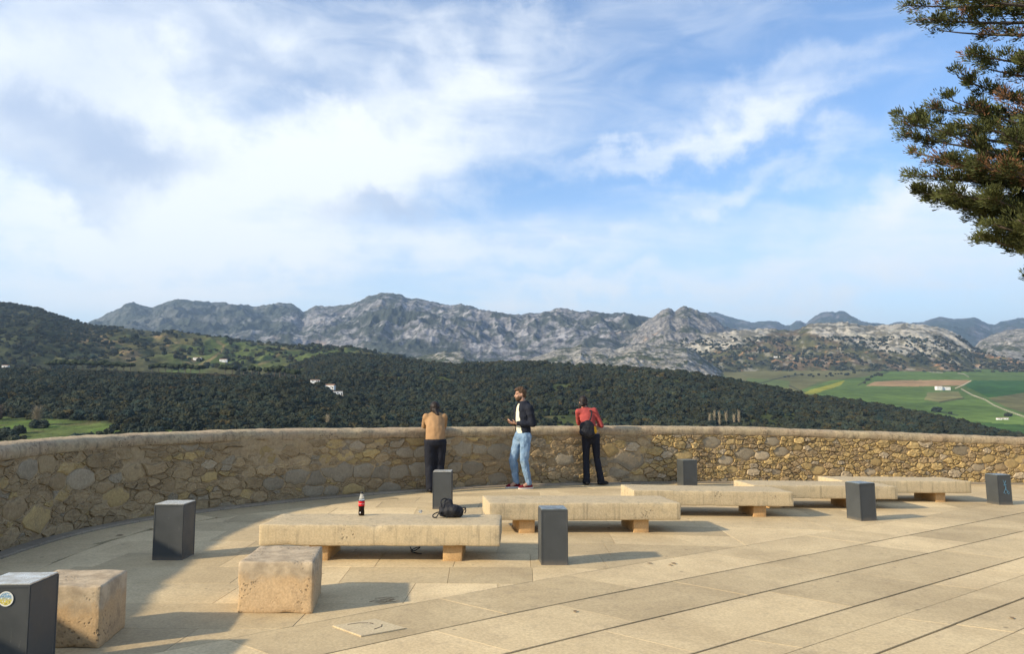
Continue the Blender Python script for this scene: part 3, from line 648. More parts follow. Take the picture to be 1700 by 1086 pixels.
house(ridge_at(f_val, 1556, 648) + Vector((0, 0, 0.5)), 17, 12, 11, 0.0, 'tall white end block of the farm in the green fields', 1.2, 0, 2)
house(ridge_at(f_val, 1566, 648) + Vector((0, 0, 0.5)), 30, 12, 9, 0.0, 'long white farm building beside the tall block in the green fields', 1.2, 0, 4)
house(ridge_at(f_val, 1654, 697), 11, 6, 3.5, 0.0, 'left of two small huts low in the right valley', 1.0, 0, 1)
house(ridge_at(f_val, 1664, 697), 10, 6, 3.5, 0.0, 'right of two small huts low in the right valley', 1.0, 0, 1)
house(ridge_at(f_left, 12, 611) if False else ridge_at(f_near, 10, 616) + Vector((0, 0, 3)), 7, 5, 3.6, 0.1, 'tiny white house among dark trees at the left picture edge', 0.8, 0, 1)
# ================================================================== the terrace: wall line
base_px = [(0, 913), (60, 897), (123, 881), (185, 869), (247, 858), (330, 848), (420, 838), (507, 828), (592, 820), (715, 813), (850, 806), (1000, 801), (1200, 799), (1400, 800), (1600, 802), (1700, 804)]
raw = [(-1.2, -3.2), (-2.6, -1.2), (-3.8, 1.0), (-4.75, 3.6), (-5.3, 6.3)] + [tuple(ground(*p).xy) for p in base_px] + [(13.6, 17.75), (17.5, 17.6), (22.0, 16.6)]
raw = np.array(raw, float)
for it in range(3):                               # smooth the traced line a little
    q = raw.copy(); q[1:-1] = 0.25 * raw[:-2] + 0.5 * raw[1:-1] + 0.25 * raw[2:]; raw = q
seg = np.concatenate([[0], np.cumsum(np.hypot(*np.diff(raw, axis=0).T))]); LW = seg[-1]
def wall_pt(s):
    s = np.asarray(s, float)
    e = 0.35
    x = (np.interp(s - e, seg, raw[:, 0]) + np.interp(s, seg, raw[:, 0]) + np.interp(s + e, seg, raw[:, 0])) / 3
    y = (np.interp(s - e, seg, raw[:, 1]) + np.interp(s, seg, raw[:, 1]) + np.interp(s + e, seg, raw[:, 1])) / 3
    return x, y
def wall_fr(s):
    x, y = wall_pt(s); x0, y0 = wall_pt(np.asarray(s) - 0.3); x1, y1 = wall_pt(np.asarray(s) + 0.3)
    tx, ty = x1 - x0, y1 - y0; l = np.hypot(tx, ty); tx, ty = tx / l, ty / l
    return x, y, tx, ty, ty, -tx                  # position, tangent, inward normal
SS = np.linspace(0, LW, 1200); WX, WY = wall_pt(SS)
WPX, _ = px_of(np.stack([WX, WY, gzv(WX)], -1)); vis_ = WY > 7.5
def s_of_px(x): return float(np.interp(x, WPX[vis_], SS[vis_]))
hx = [0, 141, 287, 420, 560, 740, 850, 1000, 1160, 1265, 1360, 1500, 1600, 1700]; hy = np.interp(hx, WALLTOP[0], WALLTOP[1])
hs_, hh_ = [], []
for x, y in zip(hx, hy):
    s = s_of_px(x); X, Y = wall_pt(s); hs_.append(s); hh_.append(at(x, y, float(Y) + 0.05).z)
def wall_top(s): return np.interp(s, [0] + hs_ + [LW], [hh_[0]] + hh_ + [hh_[-1] - 0.2])
COPE = 0.150

# ------------------------------------------------------------------ stone materials
def stone_mat(name, col, dark, warm, objrand=0.25, top_dirt=False, pits=True, streaks=False, zspan=None, fine=60.0, bs=0.5, wear=False):
    m, t, b = material(name)
    tcn = t.n('ShaderNodeTexCoord'); co = tcn.outputs['Object']
    oi = t.n('ShaderNodeObjectInfo').outputs['Random']
    off = t.vmath('ADD', co, t.n('ShaderNodeCombineXYZ', {0: t.math('MULTIPLY', oi, 37.0), 1: t.math('MULTIPLY', oi, 19.0), 2: t.math('MULTIPLY', oi, 7.0)}).outputs[0])
    nb = t.noise(off, 1.7, 5, 0.6, 0.4); nm = t.noise(off, 9.0, 6, 0.65); nf = t.noise(off, fine, 5, 0.7)
    c = t.mix(t.ramp(nb, 0.32, 0.70), col, warm)
    c = t.mix(t.math('MULTIPLY', t.ramp(nm, 0.50, 0.74), 0.75), c, dark)
    c = t.mix(t.ramp(nf, 0.30, 0.75), tuple(x * 0.80 for x in (1, 1, 1)), (1.10, 1.10, 1.10)) if False else t.mix(1.0, c, t.mix(t.ramp(nf, 0.28, 0.75), (0.80, 0.79, 0.77), (1.12, 1.12, 1.10)), 'MULTIPLY')
    if objrand: c = t.mix(1.0, c, t.mix(oi, (1 - objrand, 1 - objrand, 1 - objrand), (1 + objrand * 0.6,) * 3), 'MULTIPLY')
    hgt = nf
    if wear:
        gp = t.n('ShaderNodeNewGeometry').outputs['Position']
        st_ = t.noise(gp, 0.55, 6, 0.68, 0.6); sk_ = t.noise(t.map(gp, scale=(0.35, 1.6, 1), rot=(0, 0, 0.5)), 2.2, 6, 0.7)
        c = t.mix(1.0, c, t.mix(t.ramp(st_, 0.30, 0.68), (0.86, 0.84, 0.81), (1.14, 1.13, 1.09)), 'MULTIPLY')
        c = t.mix(t.math('MULTIPLY', t.ramp(sk_, 0.60, 0.74), 0.28), c, (0.30, 0.235, 0.155))
        sp_ = t.n('ShaderNodeTexVoronoi', {'Vector': gp, 'Scale': 3.1, 'Randomness': 1.0}).outputs['Distance']
        c = t.mix(t.math('MULTIPLY', t.ramp(sp_, 0.045, 0.075, 1.0, 0.0), 0.55), c, (0.16, 0.125, 0.085))
    if zspan:
        zz = t.n('ShaderNodeSeparateXYZ', {0: co}).outputs[2]
        k = t.math('ADD', t.ramp(zz, zspan[0], zspan[1], 0, 1, False), t.math('MULTIPLY', t.math('SUBTRACT', t.noise(off, 5.0, 5, 0.65), 0.5), 0.9))
        c = t.mix(t.ramp(k, 0.45, 0.75), c, t.mix(t.ramp(nm, 0.35, 0.65), zspan[2], zspan[3]))
    if streaks:
        st = t.noise(t.map(off, scale=(14, 14, 0.7)), 1.6, 5, 0.65)
        c = t.mix(t.math('MULTIPLY', t.ramp(st, 0.50, 0.72), 0.55), c, tuple(x * 0.55 for x in dark))
    if pits:
        v = t.n('ShaderNodeTexVoronoi', {'Vector': t.vmath('ADD', off, t.vmath('MULTIPLY', t.noise(off, 20.0, 3, 0.5, 0, 1), (0.03, 0.03, 0.03))), 'Scale': 34.0, 'Randomness': 1.0}, feature='F1')
        clus = t.ramp(t.noise(off, 3.2, 4, 0.6), pits if isinstance(pits, float) else 0.50, 0.66)
        pm = t.math('MULTIPLY', t.ramp(v.outputs['Distance'], 0.16, 0.36, 1.0, 0.0), clus)
        c = t.mix(t.math('MULTIPLY', pm, 0.72), c, tuple(x * 0.30 for x in dark))
        hgt = t.math('SUBTRACT', nf, t.math('MULTIPLY', pm, 3.0))
    setc(t, b, c, 0.9, hgt, bs, 0.006)
    return m
M['slab'] = stone_mat('paving_limestone', (0.565, 0.445, 0.27), (0.47, 0.375, 0.24), (0.62, 0.495, 0.305), 0.22, pits=False, fine=45.0, bs=0.4, wear=True)
M['joint'] = plain('dark_joint', (0.035, 0.025, 0.020), 0.95, 0.4, 20.0)
M['kerb'] = stone_mat('grey_kerb', (0.30, 0.25, 0.185), (0.19, 0.16, 0.12), (0.35, 0.29, 0.21), 0.2, pits=False)
M['bench'] = stone_mat('weathered_bench_stone', (0.52, 0.42, 0.27), (0.36, 0.30, 0.20), (0.57, 0.455, 0.28), 0.06, pits=0.57, streaks=True, zspan=(0.26, 0.46, (0.40, 0.345, 0.25), (0.58, 0.50, 0.36)))
M['cube'] = stone_mat('pitted_block_stone', (0.52, 0.36, 0.20), (0.34, 0.245, 0.15), (0.57, 0.41, 0.24), 0.08, pits=0.43, streaks=False, zspan=(0.08, 0.40, (0.33, 0.26, 0.175), (0.50, 0.40, 0.27)))
M['leg'] = stone_mat('bench_foot_stone', (0.60, 0.37, 0.17), (0.45, 0.29, 0.15), (0.64, 0.42, 0.20), 0.10, pits=False)
M['mortar'] = stone_mat('wall_mortar', (0.37, 0.275, 0.165), (0.19, 0.14, 0.09), (0.44, 0.33, 0.19), 0, pits=False, fine=30.0, bs=1.0)
M['coping'] = stone_mat('coping_render', (0.46, 0.37, 0.235), (0.20, 0.165, 0.115), (0.44, 0.33, 0.215), 0, pits=0.46, streaks=True, fine=28.0, bs=1.0)
M['grey'] = stone_mat('grey_wall_stone', (0.315, 0.26, 0.18), (0.23, 0.19, 0.13), (0.36, 0.30, 0.21), 0.24, pits=False, fine=34.0, bs=1.0)
M['ochre'] = stone_mat('ochre_wall_stone', (0.45, 0.325, 0.155), (0.29, 0.21, 0.12), (0.53, 0.385, 0.17), 0.24, pits=False, fine=34.0, bs=1.0)
M['brown'] = stone_mat('brown_wall_stone', (0.36, 0.26, 0.145), (0.21, 0.155, 0.10), (0.43, 0.32, 0.18), 0.24, pits=False, fine=34.0, bs=1.0)
M['pale'] = stone_mat('pale_wall_stone', (0.41, 0.33, 0.22), (0.29, 0.23, 0.155), (0.46, 0.375, 0.26), 0.24, pits=False, fine=34.0, bs=1.0)

# ------------------------------------------------------------------ plaza body (joints show between the slabs laid on it)
pl_s = np.linspace(0, LW, 90); px_, py_, tx_, ty_, nx_, ny_ = wall_fr(pl_s)
rim = list(zip(px_ - nx_ * 0.46, py_ - ny_ * 0.46))
back = [(24, 10), (24, -14), (-8, -14), (-6, -6)]
outline = rim + back; V, Fc = [], []
bm = bmesh.new(); tv = [bm.verts.new((x, y, gz(x) - 0.045)) for x, y in outline]
# triangulate the interior finely enough to follow the fall of the ground
bm.faces.new(tv); bmesh.ops.triangulate(bm, faces=bm.faces[:])
for c_ in (-1.0, -0.5, 0.0, 0.5, 1.0):
    bmesh.ops.bisect_plane(bm, geom=bm.verts[:] + bm.edges[:] + bm.faces[:], plane_co=(c_, 0, 0), plane_no=(1, 0, 0))
for v in bm.verts: v.co.z = gz(v.co.x) - 0.045
edges = [e for e in bm.edges if e.is_boundary]
ex = bmesh.ops.extrude_edge_only(bm, edges=edges)
for v in [g_ for g_ in ex['geom'] if isinstance(g_, bmesh.types.BMVert)]: v.co.z = -136
plaza = link('plaza', bm_mesh('plaza', bm), M['joint'])
tag(plaza, 'terrace of pale stone slabs inside the curved wall', 'paving', kind='structure')

# ------------------------------------------------------------------ polygons for slabs
def clip(poly, p, n):                              # keep the side n.(q-p) >= 0
    out = []
    for i in range(len(poly)):
        a, b_ = poly[i], poly[(i + 1) % len(poly)]
        da = (a[0] - p[0]) * n[0] + (a[1] - p[1]) * n[1]; db = (b_[0] - p[0]) * n[0] + (b_[1] - p[1]) * n[1]
        if da >= 0: out.append(a)
        if (da >= 0) != (db >= 0):
            t = da / (da - db); out.append((a[0] + (b_[0] - a[0]) * t, a[1] + (b_[1] - a[1]) * t))
    return out
def area(p): return 0.5 * abs(sum(p[i][0] * p[(i + 1) % len(p)][1] - p[(i + 1) % len(p)][0] * p[i][1] for i in range(len(p))))
def inset(poly, d):
    cx = sum(p[0] for p in poly) / len(poly); cy_ = sum(p[1] for p in poly) / len(poly); q = list(poly)
    sgn = sum(poly[i][0] * poly[(i + 1) % len(poly)][1] - poly[(i + 1) % len(poly)][0] * poly[i][1] for i in range(len(poly)))
    P = list(poly) if sgn > 0 else list(poly)[::-1]; q = P
    for i in range(len(P)):
        a, b_ = P[i], P[(i + 1) % len(P)]; l = math.hypot(b_[0] - a[0], b_[1] - a[1])
        if l < 1e-6: continue
        n = (-(b_[1] - a[1]) / l, (b_[0] - a[0]) / l); dd = d(i) if callable(d) else d
        q = clip(q, (a[0] + n[0] * dd, a[1] + n[1] * dd), n)
        if len(q) < 3: return []
    return q
def clean(poly):
    out = []
    for p in poly:
        if not out or math.hypot(p[0] - out[-1][0], p[1] - out[-1][1]) > 0.012: out.append(p)
    if len(out) > 2 and math.hypot(out[0][0] - out[-1][0], out[0][1] - out[-1][1]) < 0.012: out.pop()
    return out
ANG = R(32.0)                                      # direction of the diagonal courses
pA0, pA1 = ground(850, 972), ground(1425, 875); ANG = math.atan2(pA1.y - pA0.y, pA1.x - pA0.x)
ud = (math.cos(ANG), math.sin(ANG)); nd = (-math.sin(ANG), math.cos(ANG))
pB = ground(1340, 922); CW = -((pB.x - pA0.x) * nd[0] + (pB.y - pA0.y) * nd[1])     # width of a course
BORD = 0.62; KW = 0.19
bs_ = np.linspace(0.2, LW - 0.2, 60); bx_, by_, btx, bty, bnx, bny = wall_fr(bs_)
border_planes = [((bx_[i] + bnx[i] * (KW + BORD), by_[i] + bny[i] * (KW + BORD)), (bnx[i], bny[i])) for i in range(len(bs_))]
slabs = []                                         # (polygon, zoff)
def clip_border(poly):
    for p, n in border_planes:
        c_ = (sum(q[0] for q in poly) / len(poly), sum(q[1] for q in poly) / len(poly))
        if math.hypot(c_[0] - p[0], c_[1] - p[1]) < 4.5:
            poly = clip(poly, p, n)
            if len(poly) < 3: return []
    return poly
rs = random.Random(5)
y = 0.3
while y < 18.5:                                    # courses parallel to the picture plane, up to the wall border
    x = -6 + rs.uniform(-1, 0); wrow = 0.66; sk = 0.0
    while x < 17:
        l = rs.choice([0.75, 0.95, 1.2, 1.5, 1.7]); sk0 = sk; sk = rs.uniform(-0.03, 0.03)
        poly = [(x, y), (x + l, y), (x + l + sk, y + wrow), (x + sk0, y + wrow)]
        poly = clip(poly, pA0.xy, nd)
        if len(poly) >= 3: poly = clip_border(poly)
        if len(poly) >= 3: slabs.append((poly, 0.0014))
        x += l
    y += wrow
HATCH = [tuple(ground(*p).xy) for p in ((550, 1041), (623, 1029), (676, 1045), (599, 1059))]
hc = (sum(p[0] for p in HATCH) / 4, sum(p[1] for p in HATCH) / 4)
for k in range(0, 14):                             # diagonal courses in front, open dark joints between them
    a0 = -k * CW; a1 = -(k + 1) * CW; halves = [(a0 - 0.003 if k == 0 else a0 - 0.0095, a1 + 0.0095)]
    if k in (3, 4, 6): mid = (a0 + a1) / 2; halves = [(halves[0][0], mid + 0.0015), (mid - 0.0015, halves[0][1])]
    for (h0, h1) in halves:
        s = -8 + rs.uniform(0, 1)
        while s < 20:
            l = rs.choice([0.9, 1.15, 1.4, 1.7, 2.0]); sk = 0.16
            q = [(s, h1), (s + l, h1), (s + l + sk, h0), (s + sk, h0)]
            q = [(s, h1), (s + l, h1), (s + l - sk, h0), (s - sk, h0)]
            poly = [(pA0.x + ud[0] * a + nd[0] * b_, pA0.y + ud[1] * a + nd[1] * b_) for a, b_ in q]
            c_ = (sum(p[0] for p in poly) / 4, sum(p[1] for p in poly) / 4)
            if -6.5 < c_[0] < 18 and -2.5 < c_[1] < 18:
                poly = clip_border(poly)
                if len(poly) >= 3: slabs.append((poly, 0.0011))
            s += l
s = 0.3
while s < LW - 1.5:                                # border course that follows the wall
    l = rs.uniform(0.8, 1.4); ss = np.linspace(s, s + l, 4); X, Y, _, _, nx, ny = wall_fr(ss)
    inner = [(X[i] + nx[i] * (KW + BORD), Y[i] + ny[i] * (KW + BORD)) for i in range(4)]; outer = [(X[i] + nx[i] * KW, Y[i] + ny[i] * KW) for i in range(4)]
    slabs.append((outer + inner[::-1], 0.0025)); s += l
def slab_geo(poly, gap, zj, h=0.04):
    p = clean(inset(poly, gap))
    if len(p) < 3 or area(p) < 0.006: return None
    q = clean(inset(p, 0.0022))
    if len(q) != len(p): q = [((a[0] - sum(t[0] for t in p) / len(p)) * 0.99 + sum(t[0] for t in p) / len(p), (a[1] - sum(t[1] for t in p) / len(p)) * 0.99 + sum(t[1] for t in p) / len(p)) for a in p]
    n = len(p); tx, ty = rs.uniform(-0.0007, 0.0007), rs.uniform(-0.0007, 0.0007)
    cx, cy_ = sum(a[0] for a in p) / n, sum(a[1] for a in p) / n
    zt = lambda a: gz(a[0]) + zj + tx * (a[0] - cx) + ty * (a[1] - cy_)
    v = [(a[0], a[1], zt(a) - h) for a in p] + [(a[0], a[1], zt(a) - 0.0022) for a in p] + [(a[0], a[1], zt(a)) for a in q]
    # keep winding partner order between p and q
    f = [tuple(range(2 * n, 3 * n))]
    for i in range(n):
        j = (i + 1) % n; f += [(i, j, n + j, n + i), (n + i, n + j, 2 * n + j, 2 * n + i)]
    return v, f, (cx, cy_)
items = []
for poly, gap in slabs:
    gmt = slab_geo(poly, gap, rs.uniform(-0.0009, 0.0009))
    if gmt is None: continue
    c_ = gmt[2]; a = area(poly)
    if c_[1] > 0.5:
        q = px_of(np.array([[c_[0], c_[1], 0.0]])); inside = -120 < q[0][0] < 1820 and q[1][0] < 1180
    else: inside = False
    items.append((a / (c_[1] ** 3 + 1e-6) if inside else -1, gmt))
items.sort(key=lambda t: -t[0])
restv, restf = [], []
for i, (key, (v, f, c_)) in enumerate(items):
    if key > 0 and i < 290:
        link('paving_slab', mesh_py('paving_slab', v, f), M['slab'], plaza)
    else:
        o_ = len(restv); restv += v; restf += [tuple(k + o_ for k in q) for q in f]
rest = link('paving_slabs', mesh_py('paving_slabs', restv, restf), M['slab'], plaza); rest['kind'] = 'stuff'
# kerb along the foot of the wall
s = 0.2; kerbs = 0
while s < LW - 1.2:
    l = rs.uniform(0.9, 1.3); ss = np.linspace(s + 0.003, s + l - 0.003, 4); X, Y, _, _, nx, ny = wall_fr(ss)
    v, f = [], []; zt = 0.028 + rs.uniform(-0.004, 0.004)
    for i in range(4):
        for d, z in ((-0.04, -0.06), (-0.04, zt), (KW - 0.012, zt), (KW - 0.002, zt - 0.012), (KW - 0.002, -0.06)):
            x_, y_ = X[i] + nx[i] * d, Y[i] + ny[i] * d; v.append((x_, y_, gz(x_) + z))
    for i in range(3):
        for k in range(4): f.append((i * 5 + k, i * 5 + k + 1, i * 5 + 6 + k, i * 5 + 5 + k))
    f += [(0, 1, 2, 3, 4), (15, 19, 18, 17, 16)]
    link('kerb_stone', mesh_py('kerb_stone', v, f), M['kerb'], plaza); s += l

# ------------------------------------------------------------------ the parapet wall
wall = empty('parapet_wall', (float(wall_pt(LW * 0.5)[0]), float(wall_pt(LW * 0.5)[1]), 0))
tag(wall, 'long curved rubble-stone parapet wall with a rounded plastered top', 'wall')
winv = wall.location
def wlink(name, me, mat):
    o_ = link(name, me, mat, wall); o_.location = -winv; return o_
ns = int(LW / 0.032); S1 = np.linspace(0.05, LW - 0.05, ns); nzr = 34
Z1 = np.linspace(0, 1, nzr); Sg, Zg = np.meshgrid(S1, Z1, indexing='ij')
X, Y, TX, TY, NX, NY = wall_fr(S1); top = wall_top(S1) - COPE + 0.02; bot = gzv(X) - 0.08
zz = bot[:, None] + (top - bot)[:, None] * Zg
d = 0.020 * fbm(Sg * 8, zz * 13, 4, 3, 0.62) + 0.010 * fbm(Sg * 1.1, zz * 1.5, 3, 9)
core = np.stack([X[:, None] + NX[:, None] * d, Y[:, None] + NY[:, None] * d, zz], -1)
backp = np.stack([X - NX * 0.45, Y - NY * 0.45, top], -1); backb = np.stack([X - NX * 0.45, Y - NY * 0.45, bot - 3.0], -1)
grid = np.concatenate([core, backp[:, None], backb[:, None]], 1); nr = grid.shape[1]
idx = np.arange(ns * nr).reshape(ns, nr)
fc = np.stack([idx[:-1, :-1], idx[1:, :-1], idx[1:, 1:], idx[:-1, 1:]], -1).reshape(-1, 4)
wlink('mortar_core', mesh_np('mortar_core', grid.reshape(-1, 3), fc, True), M['mortar'])
prof = [(-0.05, -0.168), (0.010, -0.163), (0.026, -0.148), (0.034, -0.120), (0.034, -0.085), (0.024, -0.048), (0.002, -0.020), (-0.04, -0.004), (-0.12, 0.006), (-0.22, 0.010), (-0.32, 0.004), (-0.41, -0.015), (-0.465, -0.06), (-0.48, -0.13), (-0.47, -0.21)]
pd, pz = np.array(prof).T
S2 = np.linspace(0.02, LW - 0.02, int(LW / 0.05)); X, Y, TX, TY, NX, NY = wall_fr(S2); tp = wall_top(S2)
wob = 0.012 * fbm(S2 * 0.9, S2 * 0, 3, 15)
ph = np.cumsum(np.hypot(np.diff(pd, prepend=pd[0]), np.diff(pz, prepend=pz[0])))
nn = 0.022 * fbm(S2[:, None] * 5, ph[None] * 9, 5, 19, 0.6) + 0.030 * np.clip(fbm(S2[:, None] * 5, ph[None] * 5, 3, 23) - 0.35, -1, 0) * (pz[None] < -0.11)
D = pd[None] + nn + wob[:, None]; Zc = tp[:, None] + pz[None] * (1 + 0.12 * fbm(S2 * 1.3, S2 * 0, 3, 29))[:, None] + nn * 0.7
cop = np.stack([X[:, None] + NX[:, None] * D, Y[:, None] + NY[:, None] * D, Zc], -1)
idx = np.arange(cop.shape[0] * cop.shape[1]).reshape(cop.shape[:2])
fc = np.stack([idx[:-1, :-1], idx[1:, :-1], idx[1:, 1:], idx[:-1, 1:]], -1).reshape(-1, 4)
wlink('coping', mesh_np('coping', cop.reshape(-1, 3), fc, True), M['coping'])
# stones: power diagram over the unrolled face
def wall_sz(x, y):
    s = s_of_px(x); X, Y = wall_pt(s); return s, at(x, y, float(Y)).z
BIG = [(453, 803, .16, 'grey'), (493, 792, .19, 'grey'), (524, 796, .17, 'grey'), (562, 784, .24, 'grey'), (601, 782, .19, 'grey'), (632, 785, .17, 'grey'), (664, 785, .19, 'grey'), (694, 780, .19, 'grey'), (520, 814, .16, 'grey'), (548, 815, .12, 'grey'), (585, 815, .17, 'ochre'), (645, 812, .17, 'grey'), (672, 752, .14, 'grey'), (702, 752, .15, 'grey'), (592, 741, .11, 'pale'), (524, 735, .12, 'brown'), (572, 757, .12, 'ochre'), (690, 733, .12, 'ochre'),
       (770, 748, .14, 'grey'), (796, 747, .14, 'grey'), (828, 748, .19, 'grey'), (784, 777, .19, 'grey'), (755, 777, .14, 'grey'), (826, 795, .16, 'grey'), (790, 803, .16, 'brown'), (850, 775, .14, 'brown'), (936, 763, .18, 'grey'), (918, 768, .12, 'brown'), (1012, 745, .13, 'ochre'), (1045, 766, .26, 'grey'), (1028, 785, .14, 'grey'), (1012, 800, .12, 'brown'),
       (1182, 735, .17, 'grey'), (1135, 757, .16, 'ochre'), (1237, 754, .19, 'grey'), (1205, 765, .15, 'pale'), (1284, 733, .14, 'grey'), (1298, 750, .14, 'grey'), (1266, 757, .14, 'pale'), (1288, 785, .08, 'pale'), (1325, 743, .11, 'ochre'), (1214, 734, .09, 'ochre'), (1215, 780, .10, 'ochre'), (1358, 782, .14, 'ochre'), (1445, 784, .11, 'pale'), (1455, 768, .12, 'ochre'), (1598, 748, .17, 'grey'), (1642, 762, .13, 'ochre'), (1625, 776, .13, 'pale'), (1662, 776, .14, 'brown'), (1680, 770, .15, 'ochre'), (1696, 762, .15, 'ochre'),
       (128, 797, .19, 'pale'), (40, 780, .17, 'grey'), (60, 862, .22, 'ochre'), (90, 800, .14, 'brown'), (190, 825, .17, 'ochre'), (70, 772, .16, 'brown'), (310, 740, .12, 'grey'), (365, 740, .13, 'brown'), (345, 793, .11, 'ochre'), (170, 810, .12, 'brown'), (20, 845, .18, 'brown'), (215, 790, .12, 'brown')]
seeds = []
for x, y, r, kind in BIG:
    s, z = wall_sz(x, y); seeds.append([s, z, r * 0.74, kind])
nb_ = len(seeds); rw = random.Random(11)
cell = {}
def near_ok(s, z, r):
    for a in range(int(s / 0.3) - 1, int(s / 0.3) + 2):
        for q in cell.get(a, ()):
            if math.hypot((s - q[0]) / 1.8, z - q[1]) < (r + q[2]) * 0.76: return False
    return True
for q in seeds: cell.setdefault(int(q[0] / 0.3), []).append(q)
s_mid, s_rt = s_of_px(430), s_of_px(1080)
for rad, tries in ((0.090, 700), (0.066, 2600), (0.050, 7000), (0.038, 11000), (0.029, 12000)):
    for _ in range(tries):
        s = rw.uniform(0.3, LW - 0.3); X, Y = wall_pt(s); b0 = gz(float(X)); t0 = float(wall_top(s)) - COPE
        z = rw.uniform(b0 + 0.02, t0 + 0.01)
        r = rad * rw.uniform(0.85, 1.1)
        if rad > 0.06 and rw.random() < (0.80 if s > s_rt else 0.45): continue
        if rad < 0.07 and s < s_rt and fbm(np.array([s * 1.3]), np.array([z * 2.2]), 3, 51)[0] > 0.18: continue     # patches left in mortar
        if near_ok(s, z, r):
            u = rw.random()
            if s > s_rt: kind = 'ochre' if u < 0.55 else 'brown' if u < 0.88 else 'pale'
            elif s > s_mid: kind = 'brown' if u < 0.68 else 'ochre' if u < 0.86 else 'pale' if u < 0.94 else 'grey'
            else: kind = 'brown' if u < 0.78 else 'ochre' if u < 0.90 else 'grey' if u < 0.95 else 'pale'
            q = [s, z, r, kind]; seeds.append(q); cell.setdefault(int(s / 0.3), []).append(q)
stones = []
for i, (s, z, r, kind) in enumerate(seeds):
    K = r * 1.75 + 0.015; n0 = rw.choice((4, 5, 5, 6)); rot = rw.uniform(0.4, 1.1)
    asp = 1.8
    poly = [(s + math.cos(rot + 6.2832 * (k + rw.uniform(-.2, .2)) / n0) * K * 1.75 * rw.uniform(.8, 1.2), z + math.sin(rot + 6.2832 * (k + rw.uniform(-.2, .2)) / n0) * K * 1.05 * rw.uniform(.85, 1.15)) for k in range(n0)]
    cxp = [(q[0] - s, q[1] - z) for q in poly]; poly = [(s + a, z + b_) for a, b_ in sorted(cxp, key=lambda q: math.atan2(q[1], q[0]))]
    for a in range(int(s / 0.3) - 2, int(s / 0.3) + 3):
        for q in cell.get(a, ()):
            if q[0] == s and q[1] == z: continue
            ds, dz_ = (q[0] - s), (q[1] - z); dd = math.hypot(ds, dz_)
            if dd > r + q[2] + 0.35 or dd < 1e-5: continue
            # power-bisector in the stretched metric
            es, ez = ds / asp, dz_; D2 = es * es + ez * ez
            tq = 0.5 + (r * r - q[2] * q[2]) / (2 * D2); tq = min(max(tq, 0.12), 0.88)
            poly = clip(poly, (s + ds * tq, z + dz_ * tq), (-es / asp, -ez))
            if len(poly) < 3: break
        if len(poly) < 3: break
    if len(poly) < 3: continue
    Xs, Ys = wall_pt(s); poly = clip(poly, (0, gz(float(Xs)) + 0.012), (0, 1)); poly = clip(poly, (0, float(wall_top(s)) - COPE - 0.008), (0, -1)) if len(poly) >= 3 else []
    if len(poly) >= 3: poly = clean(inset(poly, 0.003 + 0.04 * r * rw.random()))
    if len(poly) < 3 or area(poly) < 0.0004: continue
    stones.append((area(poly), poly, kind, i < nb_, s))
def stone_geo(poly, big, s):
    n = len(poly); sgn = sum(poly[i][0] * poly[(i + 1) % n][1] - poly[(i + 1) % n][0] * poly[i][1] for i in range(n))
    P = poly if sgn > 0 else poly[::-1]
    # roughen the outline with mid-points
    Q = []
    for i in range(n):
        a, b_ = P[i], P[(i + 1) % n]; l = math.hypot(b_[0] - a[0], b_[1] - a[1]); Q.append(a)
        if l > 0.035: e_ = rw.uniform(-0.16, 0.07) * l; Q.append(((a[0] + b_[0]) / 2 + e_ * (b_[1] - a[1]) / l + rw.uniform(-.1, .1) * l, (a[1] + b_[1]) / 2 - e_ * (b_[0] - a[0]) / l))
    n = len(Q); c_ = (sum(p[0] for p in Q) / n, sum(p[1] for p in Q) / n); sz = math.sqrt(area(P))
    rough_ = s > s_rt; dep = (0.006 + rw.uniform(0, 0.012)) if big else (min(0.048, 0.012 + 0.30 * sz * rw.uniform(0.3, 1.0)) if rough_ else min(0.036, 0.004 + 0.20 * sz * rw.uniform(0.0, 1.0)))
    tl = rw.uniform(-0.15, 0.15); tv_ = rw.uniform(-0.15, 0.15)
    rings = [(1.0, -0.025), (0.985, dep * 0.55), (0.93 if big else rw.uniform(0.80, 0.93), dep * 0.95), (0.5, dep)]
    v2 = []
    for k, (sc, dd) in enumerate(rings):
        for p in Q:
            j = rw.uniform(-1, 1) * (0.002 if big else 0.0085 if rough_ else 0.006) * (k > 0)
            x_ = c_[0] + (p[0] - c_[0]) * sc; z_ = c_[1] + (p[1] - c_[1]) * sc
            v2.append((x_, z_, dd + j + (tl * (x_ - c_[0]) + tv_ * (z_ - c_[1])) * (0.15 if big else 0.35) * (k > 0)))
    v2.append((c_[0], c_[1], dep * 1.02))
    a_ = np.array(v2); X, Y, _, _, NX, NY = wall_fr(a_[:, 0])
    v = np.stack([X + NX * a_[:, 2], Y + NY * a_[:, 2], a_[:, 1]], -1).tolist()
    f = []
    for k in range(3):
        for i in range(n): j = (i + 1) % n; f.append((k * n + i, k * n + j, k * n + n + j, k * n + n + i))
    for i in range(n): f.append((3 * n + i, 3 * n + (i + 1) % n, 4 * n))
    return v, f
s_lo, s_hi = s_of_px(2), s_of_px(1698)
stones.sort(key=lambda q: -(q[0] + 10 * q[3]) * (1 if s_lo < q[4] < s_hi else 0.0001))
small = {}
for i, (a, poly, kind, big, s) in enumerate(stones):
    v, f = stone_geo(poly, big, s)
    if i < 295:
        o_ = wlink('stone', mesh_py('stone', v, f, big), M[kind])
    else:
        vv, ff = small.setdefault(kind, ([], [])); k0 = len(vv); vv += v; ff += [tuple(k + k0 for k in q) for q in f]
allv, allf, mi = [], [], []
for j, (kind, (vv, ff)) in enumerate(small.items()):
    k0 = len(allv); allv += vv; allf += [tuple(k + k0 for k in q) for q in ff]; mi += [j] * len(ff)
